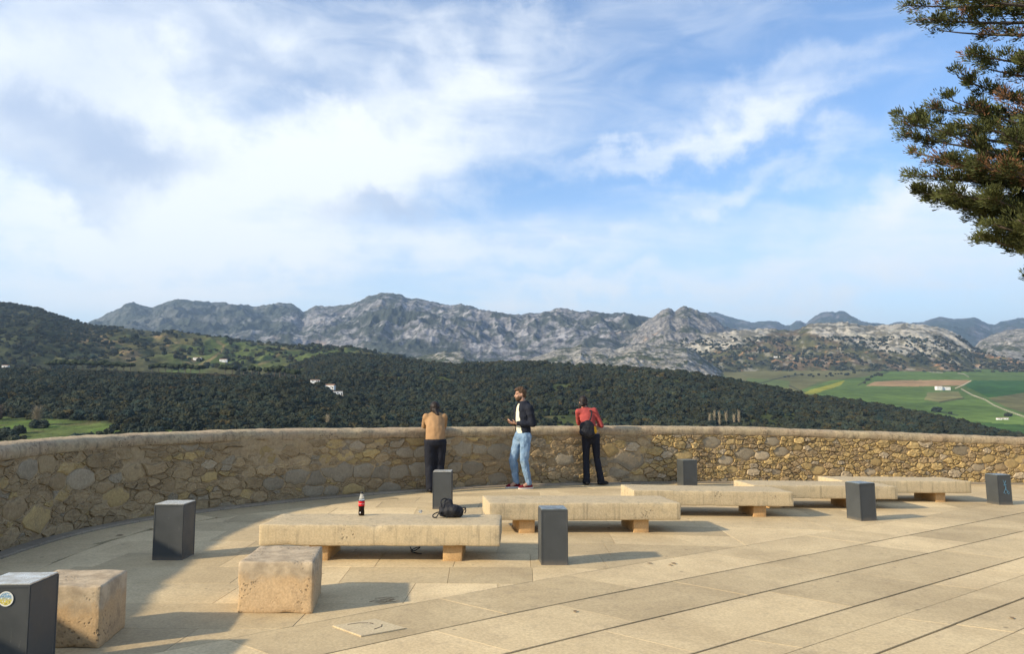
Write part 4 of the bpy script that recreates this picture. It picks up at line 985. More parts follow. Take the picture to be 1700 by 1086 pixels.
me = mesh_py('small_stones', allv, allf, False); me.polygons.foreach_set('material_index', mi)
o_ = wlink('small_stones', me, [M[k] for k in small]); o_['kind'] = 'stuff'
print('stones', len(stones), 'slabs', len(items))
# ================================================================== benches and blocks
def rough_block(name, L, W_, Hh, r, seed, step=0.035, amp=0.004, chips=()):
    bm = bmesh.new(); bmesh.ops.create_cube(bm, size=2.0)
    me = bpy.data.meshes.new('tmp')
    n = [max(2, int(L / step)), max(2, int(W_ / step)), max(2, int(Hh / step))]
    bm.free(); verts, faces = [], []
    dims = np.array([L, W_, Hh]) / 2
    for ax in range(3):
        u, v = [(1, 2), (2, 0), (0, 1)][ax]
        gu = np.linspace(-1, 1, n[u] + 1); gv = np.linspace(-1, 1, n[v] + 1)
        # crowd the samples towards the edges so the rounding is smooth
        def crowd(g, d): e = np.array([-d, -d + r * 0.35, -d + r * 0.8]); return np.unique(np.concatenate([e, g[1:-1] * (d - r), -e]))
        gu = crowd(gu, dims[u]); gv = crowd(gv, dims[v]); A, B_ = np.meshgrid(gu, gv, indexing='ij')
        for sg in (-1, 1):
            p = np.zeros(A.shape + (3,)); p[..., u] = A; p[..., v] = B_; p[..., ax] = sg * dims[ax]
            o_ = sum(len(q) for q in verts); verts.append(p.reshape(-1, 3)); nu, nv = A.shape
            idx = np.arange(nu * nv).reshape(nu, nv) + o_
            q = np.stack([idx[:-1, :-1], idx[1:, :-1], idx[1:, 1:], idx[:-1, 1:]], -1).reshape(-1, 4)
            faces.append(q if sg > 0 else q[:, ::-1])
    P = np.concatenate(verts); Fq = np.concatenate(faces)
    inner = np.clip(P, -(dims - r), dims - r); dlt = P - inner; l = np.linalg.norm(dlt, axis=1, keepdims=True)
    nrm = dlt / np.maximum(l, 1e-9); P = inner + nrm * r
    d = amp * fbm(P[:, 0] * 9 + P[:, 2] * 5 + seed, P[:, 1] * 9 - P[:, 2] * 7, 4, seed) + 0.6 * amp * fbm(P[:, 0] * 2 + seed, P[:, 1] * 2 + P[:, 2] * 2, 3, seed + 4)
    edge = (np.abs(dlt) > 1e-6).sum(1) > 1                                   # edges wear more than faces
    d = d - edge * r * 0.7 * np.clip(fbm(P[:, 0] * 6 + seed, P[:, 1] * 6 + P[:, 2] * 6, 3, seed + 8) - 0.05, 0, 1)
    P = P + nrm * d[:, None]
    for (cx, cy_, cz, cr, dep) in chips:
        k = np.exp(-((P - np.array([cx, cy_, cz])) ** 2 / np.array([cr, cr * 0.8, cr * 0.45]) ** 2).sum(1)); P = P - nrm * (k * dep)[:, None]
    P[:, 2] += Hh / 2
    me = mesh_np(name, P, Fq, True)
    bm = bmesh.new(); bm.from_mesh(me); bmesh.ops.remove_doubles(bm, verts=bm.verts[:], dist=0.0015); bmesh.ops.recalc_face_normals(bm, faces=bm.faces[:]); bm.to_mesh(me); bm.free()
    me.polygons.foreach_set('use_smooth', [True] * len(me.polygons)); return me
BT, BH = 0.205, 0.365
BENCHES = [([(440, 872), (833, 873), (459, 853), (831, 855)], [0.24, 0.80], 'nearest long stone bench, holding the bottle and the black backpack'),
           ([(805.7, 836), (1121, 837), (804.7, 824), (1104.5, 823.6)], [0.20, 0.80], 'second long stone bench from the left, standing behind a grey bollard'),
           ([(1045.6, 814.4), (1306, 817.6), (1033.6, 804.4), (1291, 808)], [0.17, 0.80], 'third long stone bench from the left, below the small far bollard'),
           ([(1239.7, 806), (1473.5, 807.6), (1226, 797), (1459, 800)], [0.17, 0.72], 'fourth long stone bench, right end hidden by a leaning dark bollard'),
           ([(1384, 798.5), (1595.6, 799.4), (1369, 790.6), (1578, 792.6)], [0.15, 0.78], 'farthest long stone bench, rightmost of the row near the wall')]
for i, (q, legs, lb) in enumerate(BENCHES):
    p = [ground(x, y, BH) for x, y in q]
    c_ = (p[0] + p[1] + p[2] + p[3]) / 4
    L = min(max(((p[1] - p[0]).xy.length + (p[3] - p[2]).xy.length) / 2, 2.15), 2.5); W_ = 0.73
    dv = (p[1] - p[0]) + (p[3] - p[2]); rz = math.atan2(dv.y, dv.x)
    sl = -(gz(c_.x + 1) - gz(c_.x - 1)) / 2 * math.cos(rz)
    e = empty('stone_bench', (c_.x, c_.y, gz(c_.x)), rz, math.atan(sl)); tag(e, lb, 'bench', 'long stone benches')
    chips = [(-0.05, -W_ / 2, BT / 2, 0.07, 0.022), (-0.9, -W_ / 2, -BT / 2, 0.05, 0.012)] if i == 0 else [(rs.uniform(-1, 1), -W_ / 2, BT / 2, 0.05, 0.012), (rs.uniform(-1, 1), -W_ / 2, BT / 2, 0.04, 0.010)]
    o_ = link('seat_slab', rough_block('seat_slab', L, W_, BT, 0.016, 40 + i, 0.04, 0.003, chips), M['bench'], e); o_.location = (0, 0, BH - BT)
    for k in legs:
        o_ = link('foot', rough_block('foot', 0.19, 0.55, BH - BT + 0.012, 0.006, 60 + i, 0.06, 0.0015), M['leg'], e); o_.location = (-L / 2 + L * k, 0.0, -0.01)
b1 = [o_ for o_ in C.objects if o_.get('label', '').startswith('nearest long')][0]
def block(q, hgt, w_, d_, label, seed, skew=0.07):
    fl, fr, br = [ground(x, y) for x, y in q]
    dv = fr - fl; rz = math.atan2(dv.y, dv.x); c_ = fr + Vector((-math.cos(rz), -math.sin(rz), 0)) * (w_ / 2) + Vector((-math.sin(rz), math.cos(rz), 0)) * (d_ / 2)
    me_ = rough_block('stone_block', w_, d_, hgt, 0.018, seed, 0.024, 0.005, [(0.1, -d_ / 2, -hgt / 2, 0.06, 0.01), (w_ * .3, -d_ / 2, hgt / 2, 0.05, 0.012)])
    for v in me_.vertices: v.co.x += (v.co.y + d_ / 2) * (-0.10 - skew * (v.co.x / w_ + 0.5))
    e = link('stone_block', me_, M['cube'])
    e.location = (c_.x, c_.y, gz(c_.x) - 0.004); e.rotation_euler = (0, 0, rz); return tag(e, label, 'stone block', 'square stone seats')
block([(394, 1019), (519, 1020), (531, 985)], 0.385, 0.575, 0.63, 'pitted square stone block in front of the nearest bench', 71)
block([(60, 1077), (164, 1078), (209, 1042)], 0.40, 0.55, 0.48, 'pitted square stone block beside the stickered bollard at lower left', 72)

# ================================================================== bollards
def paint_mat():
    m, t, b = material('dark_grey_paint')
    tcn = t.n('ShaderNodeTexCoord'); co = tcn.outputs['Object']; oi = t.n('ShaderNodeObjectInfo').outputs['Random']
    off = t.vmath('ADD', co, t.n('ShaderNodeCombineXYZ', {0: t.math('MULTIPLY', oi, 31.0), 1: oi, 2: oi}).outputs[0])
    n = t.noise(off, 5.0, 5, 0.65); nf = t.noise(off, 90.0, 4, 0.7); sc = t.noise(t.map(off, scale=(6, 6, 1)), 8.0, 5, 0.75)
    c = t.mix(n, (0.042, 0.047, 0.049), (0.072, 0.077, 0.078)); c = t.mix(t.math('MULTIPLY', t.ramp(sc, 0.62, 0.74), 0.4), c, (0.22, 0.21, 0.19))
    z = t.n('ShaderNodeSeparateXYZ', {0: co}).outputs[2]
    c = t.mix(t.math('MULTIPLY', t.ramp(t.math('ADD', z, t.math('MULTIPLY', n, 0.08)), 0.03, 0.10, 1.0, 0.0), 0.5), c, (0.20, 0.17, 0.13))
    setc(t, b, c, t.ramp(n, 0.2, 0.8, 0.38, 0.62), nf, 0.15, 0.002); b.inputs['Specular IOR Level'].default_value = 0.4; return m
M['paint'] = paint_mat()
def plate_mat(name, c0, c1, rough, metal):
    m, t, b = material(name); co = t.n('ShaderNodeTexCoord').outputs['Object']
    n = t.noise(co, 9.0, 6, 0.7); c = t.mix(t.ramp(n, 0.35, 0.65), c0, c1); setc(t, b, c, t.ramp(n, 0.3, 0.7, rough, rough + 0.25)); b.inputs['Metallic'].default_value = metal
    b.inputs['Specular IOR Level'].default_value = 0.6; return m
M['plate_pale'] = plate_mat('pale_sky_sheen_top_plate', (0.62, 0.64, 0.60), (0.40, 0.37, 0.30), 0.18, 0.35)  # pale tone paints in the sky's reflection; brownish smears are the plate's own
M['plate_dark'] = plate_mat('grey_top_plate', (0.20, 0.24, 0.24), (0.12, 0.13, 0.13), 0.22, 0.2)
def bollard(loc, rz, w_, h, label, pale=False, lean=(0, 0), dp=None):
    dp = dp or w_
    e = empty('bollard', loc, rz)
    bm = bmesh.new(); vs = box_bm(bm, (0, 0, h / 2 - 0.006), (w_, dp, h + 0.012))
    bmesh.ops.bevel(bm, geom=bm.edges[:], offset=0.004, segments=2, affect='EDGES')
    # narrow recessed seam around each face, like a folded sheet-metal casing
    for f in [f for f in bm.faces if f.calc_area() > 0.05 and abs(f.normal.z) < 0.5]:
        r_ = bmesh.ops.inset_region(bm, faces=[f], thickness=0.013, depth=0.0)
        bmesh.ops.inset_region(bm, faces=[f], thickness=0.002, depth=-0.003)
    bmesh.ops.subdivide_edges(bm, edges=[q for q in bm.edges if q.calc_length() > 0.3], cuts=2)
    for v in bm.verts:
        v.co.x += lean[0] * v.co.z; v.co.y += lean[1] * v.co.z
    link('casing', bm_mesh('casing', bm), M['paint'], e)
    bm = bmesh.new(); box_bm(bm, (lean[0] * h, lean[1] * h, h + 0.004), (w_ - 0.012, dp - 0.012, 0.010)); bmesh.ops.bevel(bm, geom=bm.edges[:], offset=0.002, segments=1, affect='EDGES')
    link('top_plate', bm_mesh('top_plate', bm), M['plate_pale' if pale else 'plate_dark'], e)
    return tag(e, label, 'bollard', 'dark metal bollards')
BG = []
def boll(corner_l, corner_m, corner_r, h, label, pale=False, w_=0.29, side=0, lean=(0, 0)):
    """corner_m is the near vertical edge; the front face runs to corner_r (side=0) or to corner_l (side=1)"""
    a, b_ = (ground(*corner_m), ground(*corner_r)) if side == 0 else (ground(*corner_l), ground(*corner_m))
    rz = math.atan2(b_.y - a.y, b_.x - a.x); wd = w_
    u = Vector((math.cos(rz), math.sin(rz), 0)); v = Vector((-math.sin(rz), math.cos(rz), 0)); mid = (a + b_) / 2
    c_ = mid + v * (wd / 2)
    return bollard((c_.x, c_.y, gz(c_.x)), rz, wd, h, label, pale, lean)
t0 = ground(62.7, 970.5, 0.55); t1 = ground(94.8, 956.7, 0.55)
bo0 = bollard((t0.x - 0.195, t0.y + 0.14, 0), R(2.5), 0.305, 0.545, 'dark bollard with a round sticker in the lower left corner', True)
boll((252, 931), (302, 931), None, 0.545, 'pale-topped dark bollard standing between the wall and the stone blocks', True, 0.30, 1)
boll((718, 846), (749, 846), None, 0.535, 'dark bollard behind the backpack, in front of the woman in tan', True, 0.275, 1)
boll(None, (899, 939), (943, 939), 0.53, 'grey bollard in front of the second bench, at picture centre', False, 0.265)
boll(None, (1134, 809), (1159, 809), 0.50, 'small far bollard by the wall behind the third bench', False, 0.29)
boll(None, (1428, 866), (1458, 865), 0.52, 'dark bollard in front of the right end of the fourth bench', False, 0.28, 0, (-0.02, 0))
bo6 = boll(None, (1659, 839), (1682, 839), 0.50, 'dark bollard with blue scribbled graffiti at the right edge', False, 0.27, 0, (-0.03, 0))
# round sticker
m, t, b = material('round_sticker'); co = t.n('ShaderNodeTexCoord').outputs['Object']
rr_ = t.n('ShaderNodeVectorMath', {0: co}, operation='LENGTH').outputs['Value']; zc = t.n('ShaderNodeSeparateXYZ', {0: co}).outputs[2]
pic = t.mix(t.ramp(t.math('ADD', zc, t.math('MULTIPLY', t.math('SUBTRACT', t.noise(co, 60.0, 4, 0.7), 0.5), 0.05)), -0.010, 0.012), (0.62, 0.52, 0.10), (0.20, 0.36, 0.50))
pic = t.mix(t.ramp(t.noise(co, 110.0, 3, 0.6), 0.52, 0.60), pic, (0.75, 0.76, 0.70)); pic = t.mix(t.ramp(t.noise(t.map(co, loc=(3, 2, 1)), 130.0, 3, 0.6), 0.58, 0.64), pic, (0.05, 0.06, 0.07))
pic = t.mix(t.ramp(rr_, 0.0355, 0.0365), pic, (0.78, 0.78, 0.70)); setc(t, b, pic, 0.4)
bm = bmesh.new(); bmesh.ops.create_cone(bm, cap_ends=True, segments=40, radius1=0.042, radius2=0.042, depth=0.0012, matrix=Matrix.Rotation(R(90), 4, 'X'))
st = link('sticker', bm_mesh('sticker', bm), m, bo0); st.location = (0.018, -0.1535, 0.470)
# blue scribble
M['bluepen'] = plain('pale_blue_marker', (0.12, 0.26, 0.38), 0.6, 0.2, 40.0)
cu = [[(-0.045, 0.42), (-0.02, 0.37), (0.005, 0.31), (-0.02, 0.25), (-0.05, 0.20)], [(0.01, 0.41), (-0.012, 0.37), (-0.03, 0.33), (0.005, 0.30), (0.0, 0.25), (0.03, 0.22)], [(-0.05, 0.34), (-0.02, 0.335), (0.02, 0.345)], [(0.0, 0.27), (0.03, 0.24), (0.06, 0.21), (0.045, 0.18), (0.02, 0.20), (0.035, 0.23)], [(-0.045, 0.21), (-0.02, 0.19), (0.0, 0.20)]]
bm = bmesh.new()
for c_ in cu:
    pts = []
    for i in range(len(c_) - 1):
        for k in range(4): t_ = k / 4; pts.append((c_[i][0] * (1 - t_) + c_[i + 1][0] * t_ + 0.02, -0.1362, c_[i][1] * (1 - t_) + c_[i + 1][1] * t_))
    pts.append((c_[-1][0] + 0.02, -0.1362, c_[-1][1])); tube_bm(bm, [(x + -0.03 * z, y, z) for x, y, z in pts], 0.0026, 5)
g_ = link('graffiti', bm_mesh('graffiti', bm), M['bluepen'], bo6); g_['label'] = 'pale blue scribbled marks'

# ================================================================== small things on the terrace
M['black'] = plain('black_nylon', (0.014, 0.015, 0.019), 0.65, 0.4, 60.0, 0.4)
M['hatch'] = stone_mat('hatch_stone', (0.52, 0.42, 0.275), (0.38, 0.31, 0.22), (0.57, 0.47, 0.30), 0.1, pits=False)
hv_, hf_, _ = slab_geo(HATCH, 0.006, 0.008, 0.05)
ht_ = link('access_cover', mesh_py('access_cover', hv_, hf_), M['hatch']); tag(ht_, 'loose square stone cover set askew in the foreground paving', 'cover')
bm = bmesh.new(); hz = gz(hc[0]) + 0.0095
for q in ([(-0.16, 0.05), (-0.09, 0.085), (-0.02, 0.09)], [(0.05, -0.06), (0.09, 0.0), (0.085, 0.05)], [(-0.01, 0.09), (0.02, 0.07)]):
    tube_bm(bm, [(hc[0] + a, hc[1] + b_, hz - 0.002) for a, b_ in q], 0.0035, 5)
link('lifting_slot', bm_mesh('lifting_slot', bm), M['joint'], ht_)
# dry twigs
m_tw = plain('dry_twig', (0.22, 0.155, 0.09), 0.9, 0.4, 30.0); p0 = ground(637, 1002); rt = random.Random(3)
for i in range(9):
    bm = bmesh.new(); a = rt.uniform(-0.5, 0.6); l = rt.uniform(0.05, 0.13); c_ = p0 + Vector((rt.uniform(-0.09, 0.09), rt.uniform(-0.04, 0.05), 0.006 + 0.003 * i))
    tube_bm(bm, [c_ + Vector((math.cos(a) * l * k, math.sin(a) * l * k, 0.006 * math.sin(k * 3))) for k in (-0.6, -0.2, 0.2, 0.6)], [0.0018, 0.0024, 0.002, 0.0012], 5)
    tag(link('dry_twig', bm_mesh('dry_twig', bm), m_tw), 'dry brown twig in the little heap on the foreground joint', 'twig', 'dry twigs on the paving')
# fallen leaves
def leaf(x, y, s_, label):
    p = ground(x, y); r_ = rt.uniform(0, 6.28); bm = bmesh.new()
    pts = [(0, -0.5), (0.22, -0.2), (0.26, 0.1), (0.12, 0.38), (0, 0.5), (-0.14, 0.36), (-0.25, 0.08), (-0.2, -0.22)]
    up = [bm.verts.new((a * s_, b_ * s_, 0.006 + 0.25 * s_ * a * a * 4)) for a, b_ in pts]; f = bm.faces.new(up)
    ex_ = bmesh.ops.extrude_face_region(bm, geom=[f]); 
    for v in ex_['geom']:
        if isinstance(v, bmesh.types.BMVert): v.co.z += 0.0015
    o_ = link('fallen_leaf', bm_mesh('fallen_leaf', bm), m_tw, None, (p.x, p.y, gz(p.x) + 0.001)); o_.rotation_euler = (0, 0, r_); tag(o_, label, 'leaf', 'fallen leaves')
leaf(199, 890, 0.09, 'dark fallen leaf on the shaded paving near the left wall')
leaf(1118, 937, 0.07, 'left brown leaf of the scatter right of the grey centre bollard')
leaf(1113, 940, 0.05, 'smaller brown leaf beside the left one right of the centre bollard')
leaf(1079, 937, 0.06, 'brown leaf on the diagonal joint below the second bench')
leaf(1680, 1028, 0.06, 'dark leaf lying at the lower right picture edge')
leaf(955, 1017, 0.05, 'small leaf in the middle of the foreground courses')
leaf(1010, 878, 0.05, 'small dark leaf in the shade under the second bench')
# bottle on the nearest bench
pb = ground(600, 856.5, BH); M['cola'] = plain('dark_cola', (0.012, 0.006, 0.004), 0.12, 0.1, 5.0, 0.0); M['red'] = plain('red_label', (0.62, 0.012, 0.018), 0.4, 0.08, 20.0, 0.0)
m, t, b = material('clear_plastic'); b.inputs['Base Color'].default_value = (0.85, 0.88, 0.88, 1); b.inputs['Roughness'].default_value = 0.08; b.inputs['Transmission Weight'].default_value = 0.75; b.inputs['IOR'].default_value = 1.4; M['clear'] = m
M['cap'] = plain('black_cap', (0.02, 0.02, 0.022), 0.45, 0.1, 20.0, 0.0); M['paper'] = plain('white_print', (0.80, 0.79, 0.77), 0.5, 0.04, 20.0, 0.0)
def lathe(prof, seg=28):
    bm = bmesh.new(); rings = [[bm.verts.new((r_ * math.cos(6.2832 * k / seg), r_ * math.sin(6.2832 * k / seg), z)) for k in range(seg)] for r_, z in prof]
    for i in range(len(rings) - 1):
        for k in range(seg): bm.faces.new((rings[i][k], rings[i][(k + 1) % seg], rings[i + 1][(k + 1) % seg], rings[i + 1][k]))
    bm.faces.new(rings[0][::-1]); bm.faces.new(rings[-1]); return bm
be = empty('bottle', (pb.x, pb.y, pb.z + 0.0015)); tag(be, 'half-full cola bottle with a red label standing on the nearest bench', 'bottle')
link('body', bm_mesh('body', lathe([(0.024, 0), (0.031, 0.006), (0.032, 0.03), (0.0305, 0.05), (0.0285, 0.065), (0.030, 0.082), (0.0325, 0.10), (0.0325, 0.152), (0.031, 0.160)]), True), M['cola'], be)
link('shoulder', bm_mesh('shoulder', lathe([(0.031, 0.1603), (0.028, 0.180), (0.021, 0.203), (0.0145, 0.222), (0.0135, 0.232)]), True), M['clear'], be)
link('cap', bm_mesh('cap', lathe([(0.0150, 0.228), (0.0155, 0.2305), (0.0155, 0.245), (0.0135, 0.247)]), True), M['cap'], be)
lab = link('label_band', bm_mesh('label_band', lathe([(0.0331, 0.101), (0.0334, 0.103), (0.0334, 0.150), (0.0331, 0.152)]), True), M['red'], be)
fc_ = bpy.data.curves.new('lettering', 'FONT'); fc_.body = 'Coca-Cola'; fc_.size = 0.0175; fc_.shear = 0.35; fc_.align_x = 'CENTER'
fo_ = bpy.data.objects.new('tmp_text', fc_); C.objects.link(fo_); bpy.context.view_layer.update()
tme = bpy.data.meshes.new_from_object(fo_.evaluated_get(bpy.context.evaluated_depsgraph_get())); bpy.data.objects.remove(fo_)
for v in tme.vertices:
    a = v.co.x / 0.0336 - math.pi / 2; z = v.co.y + 0.121; v.co = (0.0337 * math.cos(a), 0.0337 * math.sin(a), z)
tme.materials.clear(); link('lettering', tme, M['paper'], lab)
bm = bmesh.new(); box_bm(bm, (-0.008, -0.0312, 0.034), (0.012, 0.003, 0.014)); bmesh.ops.bevel(bm, geom=bm.edges[:], offset=0.001, segments=1, affect='EDGES'); link('print_mark', bm_mesh('print_mark', bm), M['paper'], be)

# ------------------------------------------------------------------ soft shapes: union of tapered ellipsoidal tubes, voxel-fused
def capsule(bm, p0, r0, p1, r1, flat=(1.0, 1.0), axis=None, seg=14, rings=5):
    p0, p1 = Vector(p0), Vector(p1); d = p1 - p0; L = max(d.length, 1e-4); t = d / L if d.length > 1e-5 else Vector((0, 0, 1))
    ax = Vector(axis) if axis else Vector((1, 0, 0)); u = ax - t * ax.dot(t)
    u = u.normalized() if u.length > 1e-3 else t.orthogonal().normalized(); v = t.cross(u)
    prof = [(-r0 * math.cos(a), r0 * math.sin(a)) for a in np.linspace(0.12, math.pi / 2, rings)] + [(L + r1 * math.sin(a), r1 * math.cos(a)) for a in np.linspace(0, math.pi / 2 - 0.12, rings)]
    R_ = [[bm.verts.new(p0 + t * h + (u * math.cos(6.2832 * k / seg) * flat[0] + v * math.sin(6.2832 * k / seg) * flat[1]) * r_) for k in range(seg)] for h, r_ in prof]
    for i in range(len(R_) - 1):
        for k in range(seg): bm.faces.new((R_[i][k], R_[i][(k + 1) % seg], R_[i + 1][(k + 1) % seg], R_[i + 1][k]))
    bm.faces.new(R_[0][::-1]); bm.faces.new(R_[-1])
def ellip(bm, c, r, rot=None, sub=3):
    m_ = Matrix.Translation(c) @ (rot.to_matrix().to_4x4() if rot is not None else Matrix.Identity(4)) @ Matrix.Diagonal((r[0], r[1], r[2], 1))
    bmesh.ops.create_icosphere(bm, subdivisions=sub, radius=1.0, matrix=m_)
def fuse(name, bm, voxel=0.012, smooth=6, wrinkle=0.0, wfreq=18.0, seed=0, cut=None):
    me = bpy.data.meshes.new('tmp'); bmesh.ops.recalc_face_normals(bm, faces=bm.faces[:]); bm.to_mesh(me); bm.free()
    o_ = bpy.data.objects.new('tmp', me); C.objects.link(o_)
    md = o_.modifiers.new('r', 'REMESH'); md.mode = 'VOXEL'; md.voxel_size = voxel
    if smooth: ms = o_.modifiers.new('s', 'SMOOTH'); ms.factor = 0.5; ms.iterations = smooth
    bpy.context.view_layer.update()
    out = bpy.data.meshes.new_from_object(o_.evaluated_get(bpy.context.evaluated_depsgraph_get())); out.name = name
    bpy.data.objects.remove(o_); bpy.data.meshes.remove(me)
    b2 = bmesh.new(); b2.from_mesh(out)
    if wrinkle:
        b2.normal_update()
        for v in b2.verts:
            p = v.co; k = mnoise.noise(Vector((p.x * wfreq + seed, p.y * wfreq, p.z * wfreq * 0.7))) + 0.5 * mnoise.noise(Vector((p.x * wfreq * 2.3, p.y * wfreq * 2.3 + seed, p.z * wfreq * 1.7)))
            v.co = p + v.normal * wrinkle * k
    if cut: bmesh.ops.delete(b2, geom=[f for f in b2.faces if cut(f.calc_center_median())], context='FACES')
    b2.to_mesh(out); b2.free(); out.polygons.foreach_set('use_smooth', [True] * len(out.polygons)); return out

# ------------------------------------------------------------------ backpack on the nearest bench
pp = ground(747, 859.5, BH); bpk = empty('backpack', (pp.x, pp.y, pp.z + 0.002), R(-8)); tag(bpk, 'slumped small black backpack with loose straps on the nearest bench', 'backpack')
bm = bmesh.new(); capsule(bm, (-0.055, 0.02, 0.075), 0.07, (-0.02, 0.03, 0.135), 0.052, (1.0, 0.85)); capsule(bm, (-0.02, 0, 0.062), 0.062, (0.085, 0.0, 0.055), 0.054, (1.1, 1.0)); ellip(bm, (0.055, -0.01, 0.075), (0.07, 0.065, 0.06)); ellip(bm, (-0.075, 0.0, 0.05), (0.045, 0.06, 0.05)); ellip(bm, (0.11, 0.0, 0.06), (0.035, 0.05, 0.05))
mb_ = fuse('bag', bm, 0.009, 3, 0.009, 22.0, 3)
for v in mb_.vertices: v.co.z = max(v.co.z, 0.0)
link('bag', mb_, M['black'], bpk)
def strap(name, pts, r_, par, mat='black', seg=7):
    bm = bmesh.new(); P = [Vector(p) for p in pts]; out = []
    for i in range(len(P) - 1):
        a, b_, c_, d_ = P[max(i - 1, 0)], P[i], P[i + 1], P[min(i + 2, len(P) - 1)]
        for k in range(6):
            t_ = k / 6; out.append(0.5 * ((2 * b_) + (c_ - a) * t_ + (2 * a - 5 * b_ + 4 * c_ - d_) * t_ ** 2 + (3 * b_ - a - 3 * c_ + d_) * t_ ** 3))
    out.append(P[-1]); tube_bm(bm, out, r_, seg); return link(name, bm_mesh(name, bm, True), M[mat], par)
strap('shoulder_strap', [(-0.09, -0.05, 0.06), (-0.13, -0.06, 0.052), (-0.165, -0.07, 0.03), (-0.16, -0.075, 0.008), (-0.13, -0.07, 0.008), (-0.11, -0.06, 0.04), (-0.08, -0.06, 0.06)], 0.0065, bpk)
strap('shoulder_strap', [(-0.08, -0.05, 0.11), (-0.09, -0.03, 0.17), (-0.06, 0.0, 0.192), (-0.03, 0.01, 0.18)], 0.007, bpk)
strap('grab_loop', [(0.10, 0.0, 0.085), (0.135, -0.01, 0.10), (0.165, -0.02, 0.105), (0.172, -0.02, 0.07), (0.16, -0.02, 0.045)], 0.006, bpk)
strap('strap_end', [(0.12, -0.01, 0.09), (0.145, -0.03, 0.075), (0.165, -0.03, 0.095)], 0.005, bpk)
strap('strap_end', [(-0.10, -0.05, 0.055), (-0.085, -0.07, 0.03), (-0.06, -0.075, 0.02)], 0.006, bpk)
# cord under the bench, scrap of wrapper on it
pc = ground(688, 917); ce = strap('loose_strap', [(pc.x - 0.05, pc.y + 0.02, pc.z + 0.05), (pc.x - 0.01, pc.y, pc.z + 0.01), (pc.x + 0.06, pc.y, pc.z + 0.05), (pc.x + 0.01, pc.y - 0.03, pc.z + 0.045), (pc.x - 0.03, pc.y - 0.05, pc.z + 0.02), (pc.x + 0.03, pc.y - 0.1, pc.z + 0.008), (pc.x + 0.09, pc.y - 0.12, pc.z + 0.008)], 0.005, None)
tag(ce, 'loose black strap lying in the shade under the nearest bench', 'strap')
pw = ground(698, 852.5, BH); bm = bmesh.new(); ellip(bm, (0, 0, 0.016), (0.022, 0.02, 0.018), sub=2)
for v in bm.verts: v.co += Vector((rt.uniform(-1, 1), rt.uniform(-1, 1), rt.uniform(-0.6, 1))) * 0.005; v.co.z = max(v.co.z, 0)
tag(link('crumpled_wrapper', bm_mesh('crumpled_wrapper', bm), M['clear'], None, (pw.x, pw.y, pw.z + 0.002)), 'tiny crumpled clear wrapper on the bench left of the backpack', 'wrapper')

# ================================================================== people
M['skin'] = plain('skin', (0.47, 0.27, 0.185), 0.55, 0.10, 25.0, 0.1)
M['brownhair'] = plain('brown_hair', (0.085, 0.050, 0.028), 0.6, 0.5, 90.0, 0.8)
M['darkhair'] = plain('black_brown_hair', (0.022, 0.016, 0.014), 0.5, 0.5, 90.0, 0.8)
M['navy'] = plain('navy_jacket_cloth', (0.013, 0.016, 0.026), 0.85, 0.3, 80.0, 0.3)
M['cream'] = plain('cream_shirt_cloth', (0.70, 0.67, 0.52), 0.85, 0.08, 60.0, 0.3)
def denim():
    m, t, b = material('light_blue_denim'); co = t.n('ShaderNodeTexCoord').outputs['Object']; n = t.noise(co, 7.0, 6, 0.65); f = t.noise(co, 160.0, 3, 0.7)
    c = t.mix(t.ramp(n, 0.35, 0.68), (0.130, 0.215, 0.330), (0.25, 0.355, 0.475)); setc(t, b, c, 0.9, f, 0.3, 0.002); return m
M['denim'] = denim()
M['blackcloth'] = plain('black_trouser_cloth', (0.012, 0.014, 0.022), 0.8, 0.3, 60.0, 0.3)
M['tan'] = plain('tan_knit', (0.36, 0.215, 0.105), 0.95, 0.22, 60.0, 1.0)
def ribbed():
    m, t, b = material('ribbed_red_knit'); co = t.n('ShaderNodeTexCoord').outputs['Object']; z = t.n('ShaderNodeSeparateXYZ', {0: co}).outputs[2]
    wv = t.math('SINE', t.math('ADD', t.math('MULTIPLY', z, 260.0), t.math('MULTIPLY', t.noise(co, 6.0, 3, 0.5), 4.0))); k = t.ramp(wv, -0.6, 0.8)
    c = t.mix(k, (0.31, 0.050, 0.048), (0.44, 0.090, 0.078)); setc(t, b, c, 0.9, wv, 0.5, 0.004); return m
M['redknit'] = ribbed()
M['yellow'] = plain('yellow_cotton', (0.72, 0.38, 0.02), 0.85, 0.08, 60.0, 0.2)
M['redshoe'] = plain('red_canvas', (0.15, 0.007, 0.015), 0.7, 0.2, 60.0, 0.2)
M['sole'] = plain('white_rubber', (0.62, 0.58, 0.54), 0.7, 0.08, 40.0, 0.1)
M['blackshoe'] = plain('black_shoe', (0.012, 0.012, 0.014), 0.5, 0.2, 40.0, 0.1)
M['phone'] = plain('phone_case', (0.03, 0.03, 0.035), 0.3, 0.1, 20.0, 0.0)
def V3(*a): return Vector(a)
